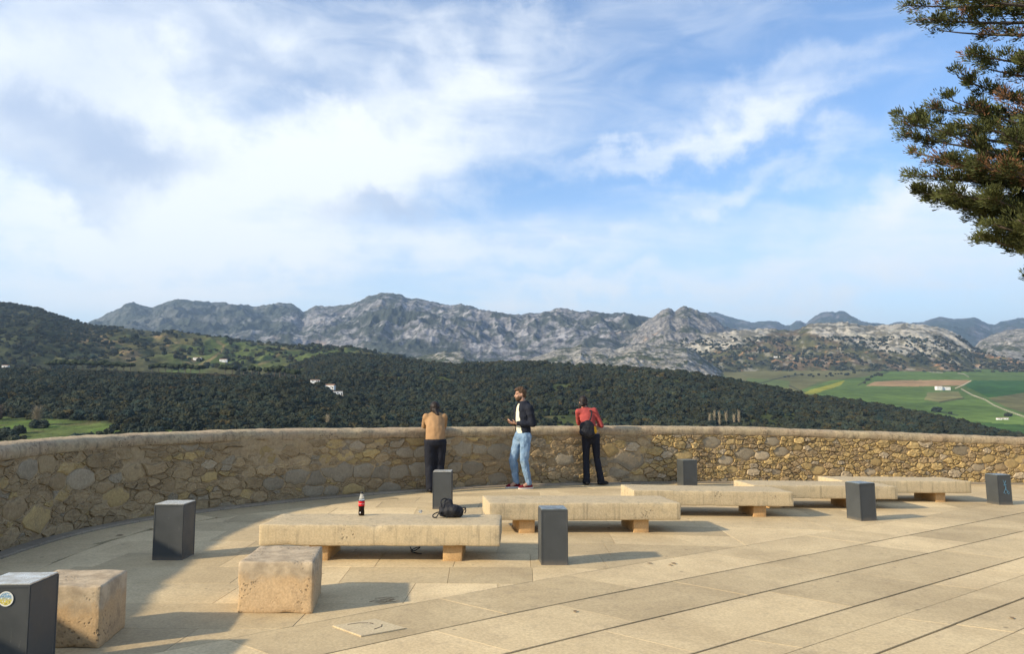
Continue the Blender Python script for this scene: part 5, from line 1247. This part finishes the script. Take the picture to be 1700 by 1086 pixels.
def head_bm(bm, c, sc=1.0, fw=(0, 1, 0)):
    """skull, jaw, nose, brow, ears; the face looks along fw"""
    f = Vector(fw).normalized(); up = Vector((0, 0, 1)); up = (up - f * up.dot(f)).normalized(); rt_ = f.cross(up)
    M4 = Matrix((rt_, f, up)).transposed(); rot = M4.to_quaternion(); P = lambda x, y, z: Vector(c) + (rt_ * x + f * y + up * z) * sc
    ellip(bm, P(0, -0.012, 0.028), (0.074 * sc, 0.094 * sc, 0.088 * sc), rot); ellip(bm, P(0, 0.022, -0.035), (0.060 * sc, 0.070 * sc, 0.082 * sc), rot)
    ellip(bm, P(0, 0.060, -0.088), (0.030 * sc, 0.026 * sc, 0.024 * sc), rot)                      # chin
    capsule(bm, P(0, 0.085, 0.012), 0.009 * sc, P(0, 0.108, -0.024), 0.014 * sc, seg=8)              # nose
    capsule(bm, P(-0.045, 0.072, 0.030), 0.013 * sc, P(0.045, 0.072, 0.030), 0.013 * sc, seg=8)      # brow
    capsule(bm, P(-0.018, 0.088, -0.052), 0.008 * sc, P(0.018, 0.088, -0.052), 0.008 * sc, seg=8)    # lips
    for s_ in (-1, 1):
        ellip(bm, P(s_ * 0.076, -0.008, -0.004), (0.009 * sc, 0.019 * sc, 0.032 * sc), rot, 2)
        ellip(bm, P(s_ * 0.038, 0.066, -0.022), (0.024 * sc, 0.018 * sc, 0.02 * sc), rot, 2)
    return P, rot
def hand_bm(bm, wrist, dirv, palm_n, side, curl=0.6, sc=1.0):
    """palm + four curled fingers + thumb; dirv: forearm direction, palm_n: palm normal, side=+1 puts the thumb on dirv x palm_n"""
    d = Vector(dirv).normalized(); n = (Vector(palm_n) - d * d.dot(Vector(palm_n))).normalized(); u = d.cross(n) * side; w0 = Vector(wrist)
    capsule(bm, w0, 0.024 * sc, w0 + d * 0.075 * sc, 0.026 * sc, (1.35, 0.6), u, 10, 3)
    for k, (o_, l) in enumerate(((0.030, 0.070), (0.011, 0.080), (-0.009, 0.076), (-0.028, 0.060))):
        p = w0 + (d * 0.085 + u * o_) * sc; ang = 0.0
        for j in range(3):
            ang += curl * (0.6 if j == 0 else 0.9); q = p + (d * math.cos(ang) + n * math.sin(ang)) * (l * (0.45, 0.32, 0.23)[j]) * sc
            capsule(bm, p, 0.0095 * sc, q, 0.0085 * sc, (1, 1), None, 8, 3); p = q
    p = w0 + (d * 0.025 + u * 0.028) * sc; q = p + (d * 0.5 + u * 0.6 + n * 0.45).normalized() * 0.042 * sc; r_ = q + (d * 0.8 + u * 0.1 + n * 0.6).normalized() * 0.034 * sc
    capsule(bm, p, 0.0125 * sc, q, 0.0105 * sc, (1, 1), None, 8, 3); capsule(bm, q, 0.0105 * sc, r_, 0.009 * sc, (1, 1), None, 8, 3)
def shoe(par, ankle, fwd, mat, name='shoe', sole=True, L=0.27):
    f = Vector((fwd[0], fwd[1], 0)).normalized(); a = Vector((ankle[0], ankle[1], 0)); bm = bmesh.new(); s_ = Vector((-f.y, f.x, 0))
    capsule(bm, a - f * 0.045 + V3(0, 0, 0.045), 0.036, a + f * 0.13 + V3(0, 0, 0.040), 0.040, (1.1, 0.95), s_, 12, 4); capsule(bm, a + f * 0.12 + V3(0, 0, 0.035), 0.038, a + f * 0.165 + V3(0, 0, 0.032), 0.034, (1.15, 0.8), s_, 12, 4); capsule(bm, a + V3(0, 0, 0.06), 0.042, a + V3(0, 0, 0.105) - f * 0.005, 0.044, (1, 1), s_, 12, 3)
    me = fuse(name, bm, 0.011, 2)
    for v in me.vertices: v.co.z = max(v.co.z, 0.012)
    sh_ = link(name, me, M[mat], par)
    if sole:
        bm = bmesh.new(); n_ = 20; pts = []
        for k in range(n_):
            t_ = 6.2832 * k / n_; yv = 0.055 + 0.150 * math.cos(t_); xv = (0.047 + 0.006 * math.cos(t_)) * math.sin(t_); pts.append(a + f * yv + s_ * xv)
        lo = [bm.verts.new(p + V3(0, 0, 0.0)) for p in pts]; hi = [bm.verts.new(p + V3(0, 0, 0.026)) for p in pts]; bm.faces.new(lo[::-1]); bm.faces.new(hi)
        for k in range(n_): bm.faces.new((lo[k], lo[(k + 1) % n_], hi[(k + 1) % n_], hi[k]))
        link('sole', bm_mesh('sole', bm), M['sole'], sh_)
    return sh_
TORSO = [(0.0, 0.93, .150, .108), (0.0, 1.02, .142, .100), (0.0, 1.14, .140, .100), (0.0, 1.28, .158, .112), (0.0, 1.40, .165, .105), (0.0, 1.47, .120, .080)]

# ---- man with the phone
pm = ground(868, 811); man = empty('person', (pm.x, pm.y, gz(pm.x)), R(122)); tag(man, 'bearded person in navy jacket and light jeans standing and holding a phone', 'person')
# local frame: +Y is where he faces, -X is his left (towards the camera)
shL, shR = V3(-.195, -.015, 1.43), V3(.195, -.015, 1.43); elL, elR = V3(-.245, -.055, 1.155), V3(.235, -.03, 1.155); wrL, wrR = V3(-.085, .185, 1.165), V3(.07, .205, 1.175)
hipL, hipR = V3(-.095, -.005, .92), V3(.095, 0, .92); knL, knR = V3(-.11, .045, .50), V3(.115, .135, .51); anL, anR = V3(-.12, -.045, .10), V3(.10, .075, .10)
def body(name, par, parts, headc, headf, hands, sc=1.0):
    bm = bmesh.new(); head_bm(bm, headc, sc, headf)
    for p in parts: capsule(bm, *p)
    for h_ in hands: hand_bm(bm, *h_)
    return link(name, fuse(name, bm, 0.0085, 3), M['skin'], par)
HC, HF = (0.012, .045, 1.680), (0.26, 1, -0.07)
pal = (wrR - elR).normalized()
body('body', man, [(V3(0, -.02, 1.42), .07, V3(0, .02, 1.60), .058), (V3(0, 0, .95), .11, V3(0, 0, 1.3), .12, (1.15, .8)), (V3(0, 0, 1.3), .12, V3(0, -.01, 1.42), .09, (1.35, .75)), (shL, .048, elL, .040), (elL, .040, wrL, .028), (shR, .048, elR, .040), (elR, .040, wrR, .028), (hipL, .085, knL, .055), (knL, .055, anL, .040), (hipR, .085, knR, .055), (knR, .055, anR, .040), (anL, .04, anL + V3(0, .1, -.05), .03), (anR, .04, anR + V3(0, .1, -.05), .03), (V3(-.2, -.02, 1.42), .04, V3(.2, -.02, 1.42), .04)],
     HC, HF, [(wrL, (wrL - elL), V3(0.5, 0.0, 0.85), -1, 0.55), (wrR, (wrR - elR), V3(-0.6, 0.0, 0.8), 1, 0.6)])
bm = bmesh.new(); P, rot = head_bm(bm, HC, 1.0, HF); bm.free(); bm = bmesh.new()
ellip(bm, P(0, -.022, .046), (.082, .100, .088), rot); ellip(bm, P(0, .05, .092), (.062, .05, .036), rot); ellip(bm, P(0, -.06, -.01), (.07, .05, .07), rot)
for k in range(26): a = rt.uniform(0, 6.28); e_ = rt.uniform(.2, 1.4); ellip(bm, P(.08 * math.cos(a) * math.cos(e_), -.022 + .098 * math.sin(a) * math.cos(e_), .052 + .088 * math.sin(e_)), (.018, .018, .016), rot, 1)
fH = Vector(HF).normalized()
hair_c = Vector(HC)
link('hair', fuse('hair', bm, .009, 1, .006, 45.0, 2, lambda p: (p - hair_c).dot(fH) > .048 and (p - hair_c).z < .068 + 0.0 * p.x), M['brownhair'], man)
bm = bmesh.new(); ellip(bm, P(0, .026, -.056), (.064, .072, .066), rot); ellip(bm, P(0, .062, -.088), (.036, .032, .030), rot)
link('beard', fuse('beard', bm, .008, 1, .002, 60.0, 4, lambda p: (p - hair_c).z > -.030 or ((p - hair_c).dot(fH) < -.002) or ((p - hair_c).z > -.062 and (p - hair_c).z < -.042 and (p - hair_c).dot(fH) > .088)), M['brownhair'], man)
for s_ in (-1, 1):
    bm = bmesh.new(); ellip(bm, P(s_ * .032, .083, .006), (.011, .008, .006), rot, 2); link('eye', bm_mesh('eye', bm, True), M['blackshoe'], man)
    bm = bmesh.new(); capsule(bm, P(s_ * .016, .088, .034), .004, P(s_ * .052, .078, .036), .0035, seg=6); link('eyebrow', bm_mesh('eyebrow', bm, True), M['brownhair'], man)
bm = bmesh.new()
for i in range(4): a, b_ = TORSO[i], TORSO[i + 1]; capsule(bm, V3(0, .014, a[1] - .03), a[2], V3(0, .006, b_[1]), b_[2], (.97, .70))
capsule(bm, V3(0, .0, 1.40), .125, V3(0, .0, 1.46), .085, (1.2, .8)); capsule(bm, V3(0, -.005, 1.46), .068, V3(0, .01, 1.53), .062)
link('shirt', fuse('shirt', bm, .012, 4, .005, 14.0, 5, lambda p: p.z < .885 or p.z > 1.545), M['cream'], man)
bm = bmesh.new()
for i in range(1, 5): a, b_ = TORSO[i], TORSO[i + 1]; capsule(bm, V3(0, -.004, a[1] + .02), a[2] + .022, V3(0, -.006, b_[1]), b_[2] + .022, (1.0, .80))
capsule(bm, V3(0, -.02, 1.46), .085, V3(0, -.012, 1.53), .073)
for s_, e_, w_ in ((shL, elL, wrL), (shR, elR, wrR)): capsule(bm, s_, .076, e_, .060); capsule(bm, e_, .060, w_ - (w_ - e_).normalized() * .03, .044); capsule(bm, s_ * .6 + V3(0, -.005, .575), .075, s_, .075)
link('jacket', fuse('jacket', bm, .011, 2, .012, 14.0, 8, lambda p: (p.y > .035 and -.115 < p.x < .085 and p.z < 1.52 and abs(p.x + .012) < .042 + (1.50 - p.z) * .10) or p.z < 1.0 - 0.02 or p.z > 1.565), M['navy'], man)
bm = bmesh.new(); capsule(bm, V3(-.03, 0, .93), .128, V3(.03, 0, .93), .128, (1.05, .95), (0, 1, 0)); capsule(bm, V3(0, .0, .99), .135, V3(0, 0, .90), .13, (1.05, .82))
for h_, k_, a_ in ((hipL, knL, anL), (hipR, knR, anR)): capsule(bm, h_, .103, k_, .076, (1, 1.05)); capsule(bm, k_, .076, a_ + V3(0, 0, .0), .058); capsule(bm, a_ + V3(0, 0.008, .05), .06, a_ + V3(0, .008, .01), .06)
link('jeans', fuse('jeans', bm, .011, 3, .014, 13.0, 11, lambda p: p.z > 1.04 or p.z < .062), M['denim'], man)
shoe(man, anL, (.15, 1), 'redshoe'); shoe(man, anR, (.35, 1), 'redshoe')
for s_, p_ in ((-1, V3(-.165, .055, 1.30)),):
    bm = bmesh.new(); box_bm(bm, p_, (.05, .012, .03)); 
    link('pocket_tab', bm_mesh('pocket_tab', bm), M['navy'], man)
# phone in his hands
ph_w = man.matrix_basis
pcen = V3(.0, .375, 1.232)
bm = bmesh.new(); box_bm(bm, (0, 0, 0), (.074, .150, .009)); bmesh.ops.bevel(bm, geom=bm.edges[:], offset=.003, segments=2, affect='EDGES')
bpy.context.view_layer.update()
pe = empty('phone', man.matrix_world @ pcen); pe.rotation_euler = (R(24), R(-6), R(122)); tag(pe, 'dark smartphone held in both hands of the person in jacket', 'phone')
link('case', bm_mesh('case', bm), M['phone'], pe)
bm = bmesh.new(); box_bm(bm, (0, 0, .0052), (.068, .142, .001)); link('screen', bm_mesh('screen', bm), M['window'], pe)

# ---- woman in tan leaning on the wall
def to_wall(x): s = s_of_px(x); X, Y, tx, ty, nx, ny = wall_fr(s); return Vector((float(X), float(Y), gz(float(X)))), Vector((float(nx), float(ny), 0)), float(wall_top(s))
wp, wn, wt = to_wall(722)
fz = (math.atan2(-wn.y, -wn.x) - R(90)) * 0.3
w1p = ground(722, 818); w1 = empty('person', (w1p.x, w1p.y, 0), fz); tag(w1, 'person in tan top and black trousers leaning both elbows on the wall', 'person')
wd_ = -(w1p - wp).dot(wn); wd_ = (w1p - wp).dot(wn)                  # distance of her feet from the wall face
ey = wd_ + .09; ez = wt + .035
hipL, hipR = V3(-.085, -.06, .86), V3(.085, -.05, .86); chest = V3(0, .10, 1.20); neck = V3(0, .15, 1.335)
shL, shR = V3(-.150, .125, 1.275), V3(.150, .13, 1.275); elL, elR = V3(-.170, ey - .03, ez), V3(.165, ey, ez); wrL, wrR = V3(-.03, ey + .13, ez + .0), V3(.02, ey + .15, ez + .05)
knL, knR = V3(-.09, -.01, .47), V3(.075, .02, .47); anL, anR = V3(-.085, -.05, .09), V3(.07, -.02, .09)
HC, HF = (-.005, .20, 1.425), (-.10, 1, -.12)
body('body', w1, [(neck - V3(0, .02, .06), .055, V3(0, .18, 1.37), .048), (V3(0, -.055, .88), .105, chest, .105, (1.1, .8)), (chest, .105, neck - V3(0, 0, .04), .075, (1.3, .75)), (shL, .042, elL, .036), (elL, .036, wrL, .025), (shR, .042, elR, .036), (elR, .036, wrR, .025), (hipL, .085, knL, .052), (knL, .052, anL, .037), (hipR, .085, knR, .052), (knR, .052, anR, .037), (anL, .037, anL + V3(0, .1, -.05), .028), (anR, .037, anR + V3(0, .1, -.05), .028), (shL, .045, shR, .045)],
     HC, HF, [(wrL, (wrL - elL), V3(0, 0, -1), 1, .3, .9), (wrR, (wrR - elR), V3(0, 0, -1), -1, .3, .9)], .95)
bm = bmesh.new(); P, rot = head_bm(bm, HC, .95, HF); bm.free(); bm = bmesh.new()
ellip(bm, P(0, -.026, .034), (.084, .102, .092), rot); ellip(bm, P(0, -.075, -.04), (.066, .045, .075), rot); capsule(bm, P(.0, -.095, -.03), .038, P(.03, -.125, -.13), .030); capsule(bm, P(.03, -.125, -.12), .032, P(.062, -.105, -.19), .014); capsule(bm, P(-.07, -.0, .0), .02, P(-.072, -.01, -.09), .014); capsule(bm, P(.07, -.0, .0), .02, P(.072, -.01, -.08), .014)
fH = Vector(HF).normalized(); hc1 = Vector(HC)
link('hair', fuse('hair', bm, .009, 2, .006, 40.0, 6, lambda p: (p - hc1).dot(fH) > .052 and (p - hc1).z < .062), M['darkhair'], w1)
bm = bmesh.new(); cc = [P(.081 * math.cos(a), -.012, .012 + .098 * math.sin(a)) for a in np.linspace(.1, math.pi - .1, 14)]; tube_bm(bm, cc, .0055, 7); link('hair_band', bm_mesh('hair_band', bm, True), M['black'], w1)
bm = bmesh.new(); capsule(bm, V3(0, -.050, .895), .140, V3(0, -.02, 1.04), .140, (1.20, .88)); capsule(bm, V3(0, -.02, 1.04), .140, chest - V3(0, .01, 0), .142, (1.20, .86)); capsule(bm, chest, .142, neck - V3(0, .02, .055), .105, (1.34, .78)); capsule(bm, shL, .065, shR, .065); capsule(bm, neck - V3(0, .03, .05), .07, neck, .058)
for s_, e_, w_ in ((shL, elL, wrL), (shR, elR, wrR)): capsule(bm, s_, .070, e_, .060); capsule(bm, e_, .060, w_, .042)
link('top', fuse('top', bm, .011, 7, .010, 9.0, 21, lambda p: p.z < .868 or p.z > 1.385), M['tan'], w1)
bm = bmesh.new(); capsule(bm, V3(-.03, -.055, .87), .130, V3(.03, -.055, .87), .130, (1.05, 1.0), (0, 1, 0)); capsule(bm, V3(0, -.05, .95), .125, V3(0, -.055, .86), .134, (1.10, .90))
for h_, k_, a_ in ((hipL, knL, anL), (hipR, knR, anR)): capsule(bm, h_, .112, k_, .088); capsule(bm, k_, .088, a_, .074)
link('trousers', fuse('trousers', bm, .011, 4, .007, 12.0, 23, lambda p: p.z > .905 or p.z < .045), M['blackcloth'], w1)
bm = bmesh.new(); hb = [V3(.170 * math.cos(a), -.052 + .126 * math.sin(a), .872) for a in np.linspace(0, 6.2832, 33)]; tube_bm(bm, hb, .009, 6, False); link('hem', bm_mesh('hem', bm, True), M['tan'], w1)
shoe(w1, anL, (-.1, 1), 'blackshoe', sole=False); shoe(w1, anR, (.1, 1), 'blackshoe', sole=False)

# ---- woman in the red jumper
wp, wn, wt = to_wall(985); fz = (math.atan2(-wn.y, -wn.x) - R(90)) * 0.3 - R(3)
w2p = ground(984, 806); w2 = empty('person', (w2p.x, w2p.y, gz(w2p.x)), fz); tag(w2, 'person in red ribbed jumper with a black shoulder bag facing the wall', 'person')
wd_ = (w2p - wp).dot(wn); ey = wd_ + .06; ez = wt - gz(w2p.x) + .03
hipL, hipR = V3(-.115, -.02, .93), V3(.055, -.01, .93); chest = V3(-.085, .03, 1.28); neck = V3(-.125, .07, 1.455)
shL, shR = V3(-.255, .05, 1.385), V3(.045, .045, 1.405); elL, elR = V3(-.225, .24, 1.16), V3(.185, .05, 1.12); wrL, wrR = V3(-.14, ey, ez), V3(.17, ey, ez)
knL, knR = V3(-.12, .03, .50), V3(.085, .02, .50); anL, anR = V3(-.12, -.03, .09), V3(.155, -.02, .09)
HC, HF = (-.150, .110, 1.565), (-.02, 1, -.26)
body('body', w2, [(neck - V3(0, .02, .06), .052, V3(-.145, .095, 1.50), .046), (V3(-.03, -.015, .95), .10, chest, .10, (1.05, .8)), (chest, .10, neck - V3(0, 0, .05), .07, (1.25, .75)), (shL, .038, elL, .032), (elL, .032, wrL, .023), (shR, .038, elR, .032), (elR, .032, wrR, .023), (hipL, .08, knL, .05), (knL, .05, anL, .036), (hipR, .08, knR, .05), (knR, .05, anR, .036), (anL, .036, anL + V3(0, .1, -.05), .028), (anR, .036, anR + V3(.05, .08, -.05), .028), (shL, .04, shR, .04)],
     HC, HF, [(wrL, V3(.3, .8, 0), V3(0, 0, -1), 1, .3, .9), (wrR, V3(-.2, .8, 0), V3(0, 0, -1), -1, .3, .9)], .95)
bm = bmesh.new(); P, rot = head_bm(bm, HC, .95, HF); bm.free(); bm = bmesh.new()
ellip(bm, P(0, -.024, .034), (.082, .100, .090), rot); ellip(bm, P(-.01, -.070, -.03), (.064, .045, .07), rot); ellip(bm, P(-.035, -.085, -.06), (.045, .035, .055), rot); capsule(bm, P(-.07, .01, .0), .022, P(-.082, .02, -.11), .015); capsule(bm, P(.068, .0, .0), .018, P(.07, 0, -.07), .012)
fH = Vector(HF).normalized(); hc2 = Vector(HC)
link('hair', fuse('hair', bm, .009, 2, .007, 40.0, 9, lambda p: (p - hc2).dot(fH) > .055 and (p - hc2).z < .062), M['darkhair'], w2)
bm = bmesh.new(); capsule(bm, V3(-.04, .0, 1.03), .118, chest, .122, (1.12, .80)); capsule(bm, chest, .122, neck - V3(0, .02, .065), .09, (1.30, .74)); capsule(bm, shL, .058, shR, .058); capsule(bm, neck - V3(0, .02, .05), .062, neck - V3(0, .005, .012), .055)
for s_, e_, w_ in ((shL, elL, wrL), (shR, elR, wrR)): capsule(bm, s_, .062, e_, .046); capsule(bm, e_, .046, w_, .034)
link('jumper', fuse('jumper', bm, .011, 3, .006, 13.0, 31, lambda p: p.z < 1.035 or p.z > 1.475), M['redknit'], w2)
bm = bmesh.new(); capsule(bm, V3(-.035, -.008, .98), .118, V3(-.04, -.002, 1.06), .113, (1.12, .86)); link('undershirt', fuse('undershirt', bm, .012, 2, .004, 14.0, 33, lambda p: p.z < .945), M['yellow'], w2)
bm = bmesh.new(); capsule(bm, V3(-.05, -.015, .92), .118, V3(-.005, -.015, .92), .118, (1.0, 1.0), (0, 1, 0)); capsule(bm, V3(-.032, -.01, .96), .112, V3(-.03, -.015, .88), .118, (1.08, .86))
for h_, k_, a_ in ((hipL, knL, anL), (hipR, knR, anR)): capsule(bm, h_, .090, k_, .062); capsule(bm, k_, .062, a_ + V3(0, 0, .02), .066); capsule(bm, a_ + V3(0, 0, .03), .066, a_ + V3(0, .015, -.02), .074)
link('trousers', fuse('trousers', bm, .011, 3, .007, 12.0, 35, lambda p: p.z > .972 or p.z < .035), M['blackcloth'], w2)
shoe(w2, anL, (-.1, 1), 'blackshoe', sole=False); shoe(w2, anR, (.8, .6), 'blackshoe', sole=False)
bpy.context.view_layer.update()
bag_e = empty('shoulder_bag', w2.matrix_world @ V3(-.145, -.160, .985)); bag_e.scale = (1.12, 1.05, 1.12); bag_e.rotation_euler = (0, R(14), fz); tag(bag_e, 'black shoulder bag hanging on the back of the person in red', 'bag')
bm = bmesh.new(); ellip(bm, (0, -.02, .08), (.125, .062, .14)); ellip(bm, (.01, -.025, .02), (.135, .068, .10)); ellip(bm, (-.05, -.02, .10), (.09, .05, .09))
link('pouch', fuse('pouch', bm, .011, 3, .010, 16.0, 41), M['black'], bag_e)
strap('shoulder_strap', [(.0, -.02, .18), (.015, -.018, .26), (.02, .01, .33), (.015, .07, .385), (.0, .14, .385), (.0, .20, .35)], .0125, bag_e)

# ================================================================== conifer at the right edge
M['fir'] = leaf_mat('conifer_needles', (0.082, 0.092, 0.034), 0.5, 2.2, False, 0.75)
M['firdead'] = leaf_mat('dry_brown_needles', (0.20, 0.105, 0.055), 0.4, 2.2, False)
tb = Vector((12.3, 15.6, 0)); tb.z = gz(tb.x) - 0.04; tree = empty('conifer', tb); tag(tree, 'big conifer with dark clumped branches reaching in from the right', 'tree')
YT = 15.6; PXM = F / YT
def tp(x, y, dy=0.0): return at(x, y, YT + dy) - tb
rc = random.Random(17)
bm = bmesh.new(); tube_bm(bm, [(0, 0, -0.1), (0.05, 0, 3), (-.05, .05, 6), (0.0, 0, 9), (0.05, 0, 12), (0, 0, 15.5)], [.36, .31, .26, .20, .13, .03], 10)
link('trunk', bm_mesh('trunk', bm, True), M['bark'], tree)
LIMBS = []                                           # (tip px, start height on trunk, depth of tip, dead share)
for x, y, dz, dp, dead in [(1498, 8, -.3, .3, .0), (1530, 30, -.2, -.5, .0), (1560, 50, .0, .8, .0), (1610, 88, .1, -.7, .02), (1585, -8, -.2, -1.0, 0), (1640, 20, 0, .6, .05), (1625, 110, .2, .4, .25), (1590, 128, .3, -.2, .02), (1650, 150, .1, -.9, .7), (1690, 180, 0, -1.3, .6), (1690, 90, .0, -1.2, .1),
                          (1492, 192, .5, .0, .0), (1512, 205, .4, -.6, .0), (1530, 176, .5, .6, .0), (1575, 165, .4, -.3, .0), (1620, 175, .3, .9, .05), (1505, 225, .3, .8, .0), (1560, 215, .3, -1.2, .0), (1600, 205, .3, -.6, .05), (1650, 215, .2, -1.4, .05), (1690, 220, .1, -.4, .1),
                          (1516, 252, .3, -.3, .25), (1545, 268, .2, .6, .5), (1575, 262, .2, -1.0, .7), (1620, 270, .1, -1.4, .75), (1670, 275, 0, -1.6, .6), (1532, 290, .1, -.2, .3), (1590, 295, .1, .5, .4), (1640, 255, .1, .2, .3),
                          (1520, 316, .3, -.1, .0), (1545, 330, .2, .7, .0), (1575, 318, .2, -.8, .0), (1600, 345, .2, -.3, .0), (1640, 325, .1, -1.1, .05), (1680, 330, .0, .4, .0), (1615, 368, .1, .4, .0), (1625, 392, .0, -.4, .0), (1650, 372, .1, -.9, .0), (1670, 398, .0, .1, .0), (1700, 405, .0, -.8, .0), (1690, 365, .0, -1.4, .0), (1720, 420, 0, .5, 0), (1735, 330, 0, -1.5, .1), (1740, 250, 0, -1.7, .3), (1745, 150, 0, -1.6, .2), (1740, 60, 0, -1.5, .1), (1714, 463, -.1, .3, .0), (1760, 430, 0, -.8, 0)]:
    LIMBS.append((tp(x, y, dp), dz, dead))
def tuft(acc, p, d, r_, n):
    for k in range(n):
        a = Vector((rc.gauss(0, 1), rc.gauss(0, 1), rc.gauss(0, 1))).normalized()
        q = p + a * r_ * rc.random() ** 0.5; o_ = (d * 0.9 + a * 0.75 + Vector((0, 0, 0.45))).normalized()
        l = rc.uniform(.045, .10); s_ = o_.cross(Vector((rc.gauss(0, 1), rc.gauss(0, 1), rc.gauss(0, 1)))).normalized() * rc.uniform(.007, .013)
        i = len(acc); acc += [q - s_ * .5, q + s_ * .5, q + o_ * l * .6 + s_ * .9, q + o_ * l, q + o_ * l * .6 - s_ * .9]
green, brown = [], []
for tip, dz, dead in LIMBS:
    st_z = tip.z - dz - rc.uniform(-.2, .5); st_ = Vector((0, 0, max(3.0, st_z))); span = (tip - st_).length
    c1 = st_.lerp(tip, .45) + Vector((0, 0, -.22 - .1 * rc.random())); pts = []
    for k in range(9): t_ = k / 8; pts.append(st_ * (1 - t_) ** 2 + c1 * 2 * t_ * (1 - t_) + tip * t_ ** 2)
    bm = bmesh.new(); tube_bm(bm, pts, [.055 * (1 - .82 * k / 8) for k in range(9)], 6)
    # side twigs carry the needle tufts
    up_ = tip.z > 6.9; nt = int((6 + span * 3.6) if up_ else (9 + span * 6.2)); dead = dead + (0.18 if up_ else 0.0)
    for k in range(nt):
        t_ = rc.uniform(.30, 1.0) ** .8; i = min(int(t_ * 8), 7); p = pts[i].lerp(pts[i + 1], t_ * 8 - i); dd = (pts[i + 1] - pts[i]).normalized()
        sd = dd.cross(Vector((0, 0, 1))).normalized() * rc.choice((-1, 1)); tw = (dd * rc.uniform(.4, 1.1) + sd * rc.uniform(.2, 1.0) + Vector((0, 0, rc.uniform(-.15, .55)))).normalized()
        ln = rc.uniform(.15, .5) * (1.1 - .45 * t_); q = p + tw * ln
        tube_bm(bm, [p, p.lerp(q, .5) + Vector((0, 0, -.02)), q], [.012, .009, .004], 4, False)
        isd = rc.random() < dead * 0.7
        for j in range(rc.randint(2, 4)):
            f_ = rc.uniform(.35, 1.05); tuft(brown if isd else green, p.lerp(q, f_) + Vector((rc.gauss(0, .05), rc.gauss(0, .05), rc.gauss(0, .03))), tw, rc.uniform(.06, .17), 14 if isd else 40)
    link('limb', bm_mesh('limb', bm, True), M['bark'], tree)
for nm, acc, mt in (('foliage', green, 'fir'), ('dry_foliage', brown, 'firdead')):
    v = np.array([p[:] for p in acc], np.float32); n = len(v) // 5; b0 = np.arange(n)[:, None] * 5
    fq = np.concatenate([b0 + np.array([[0, 1, 2]]), b0 + np.array([[0, 2, 4]]), b0 + np.array([[4, 2, 3]])])
    link(nm, mesh_np(nm, v, fq, False), M[mt], tree); print(nm, len(fq))
# upper crown above the picture, so that the tree is whole
print('objects', len(C.objects))
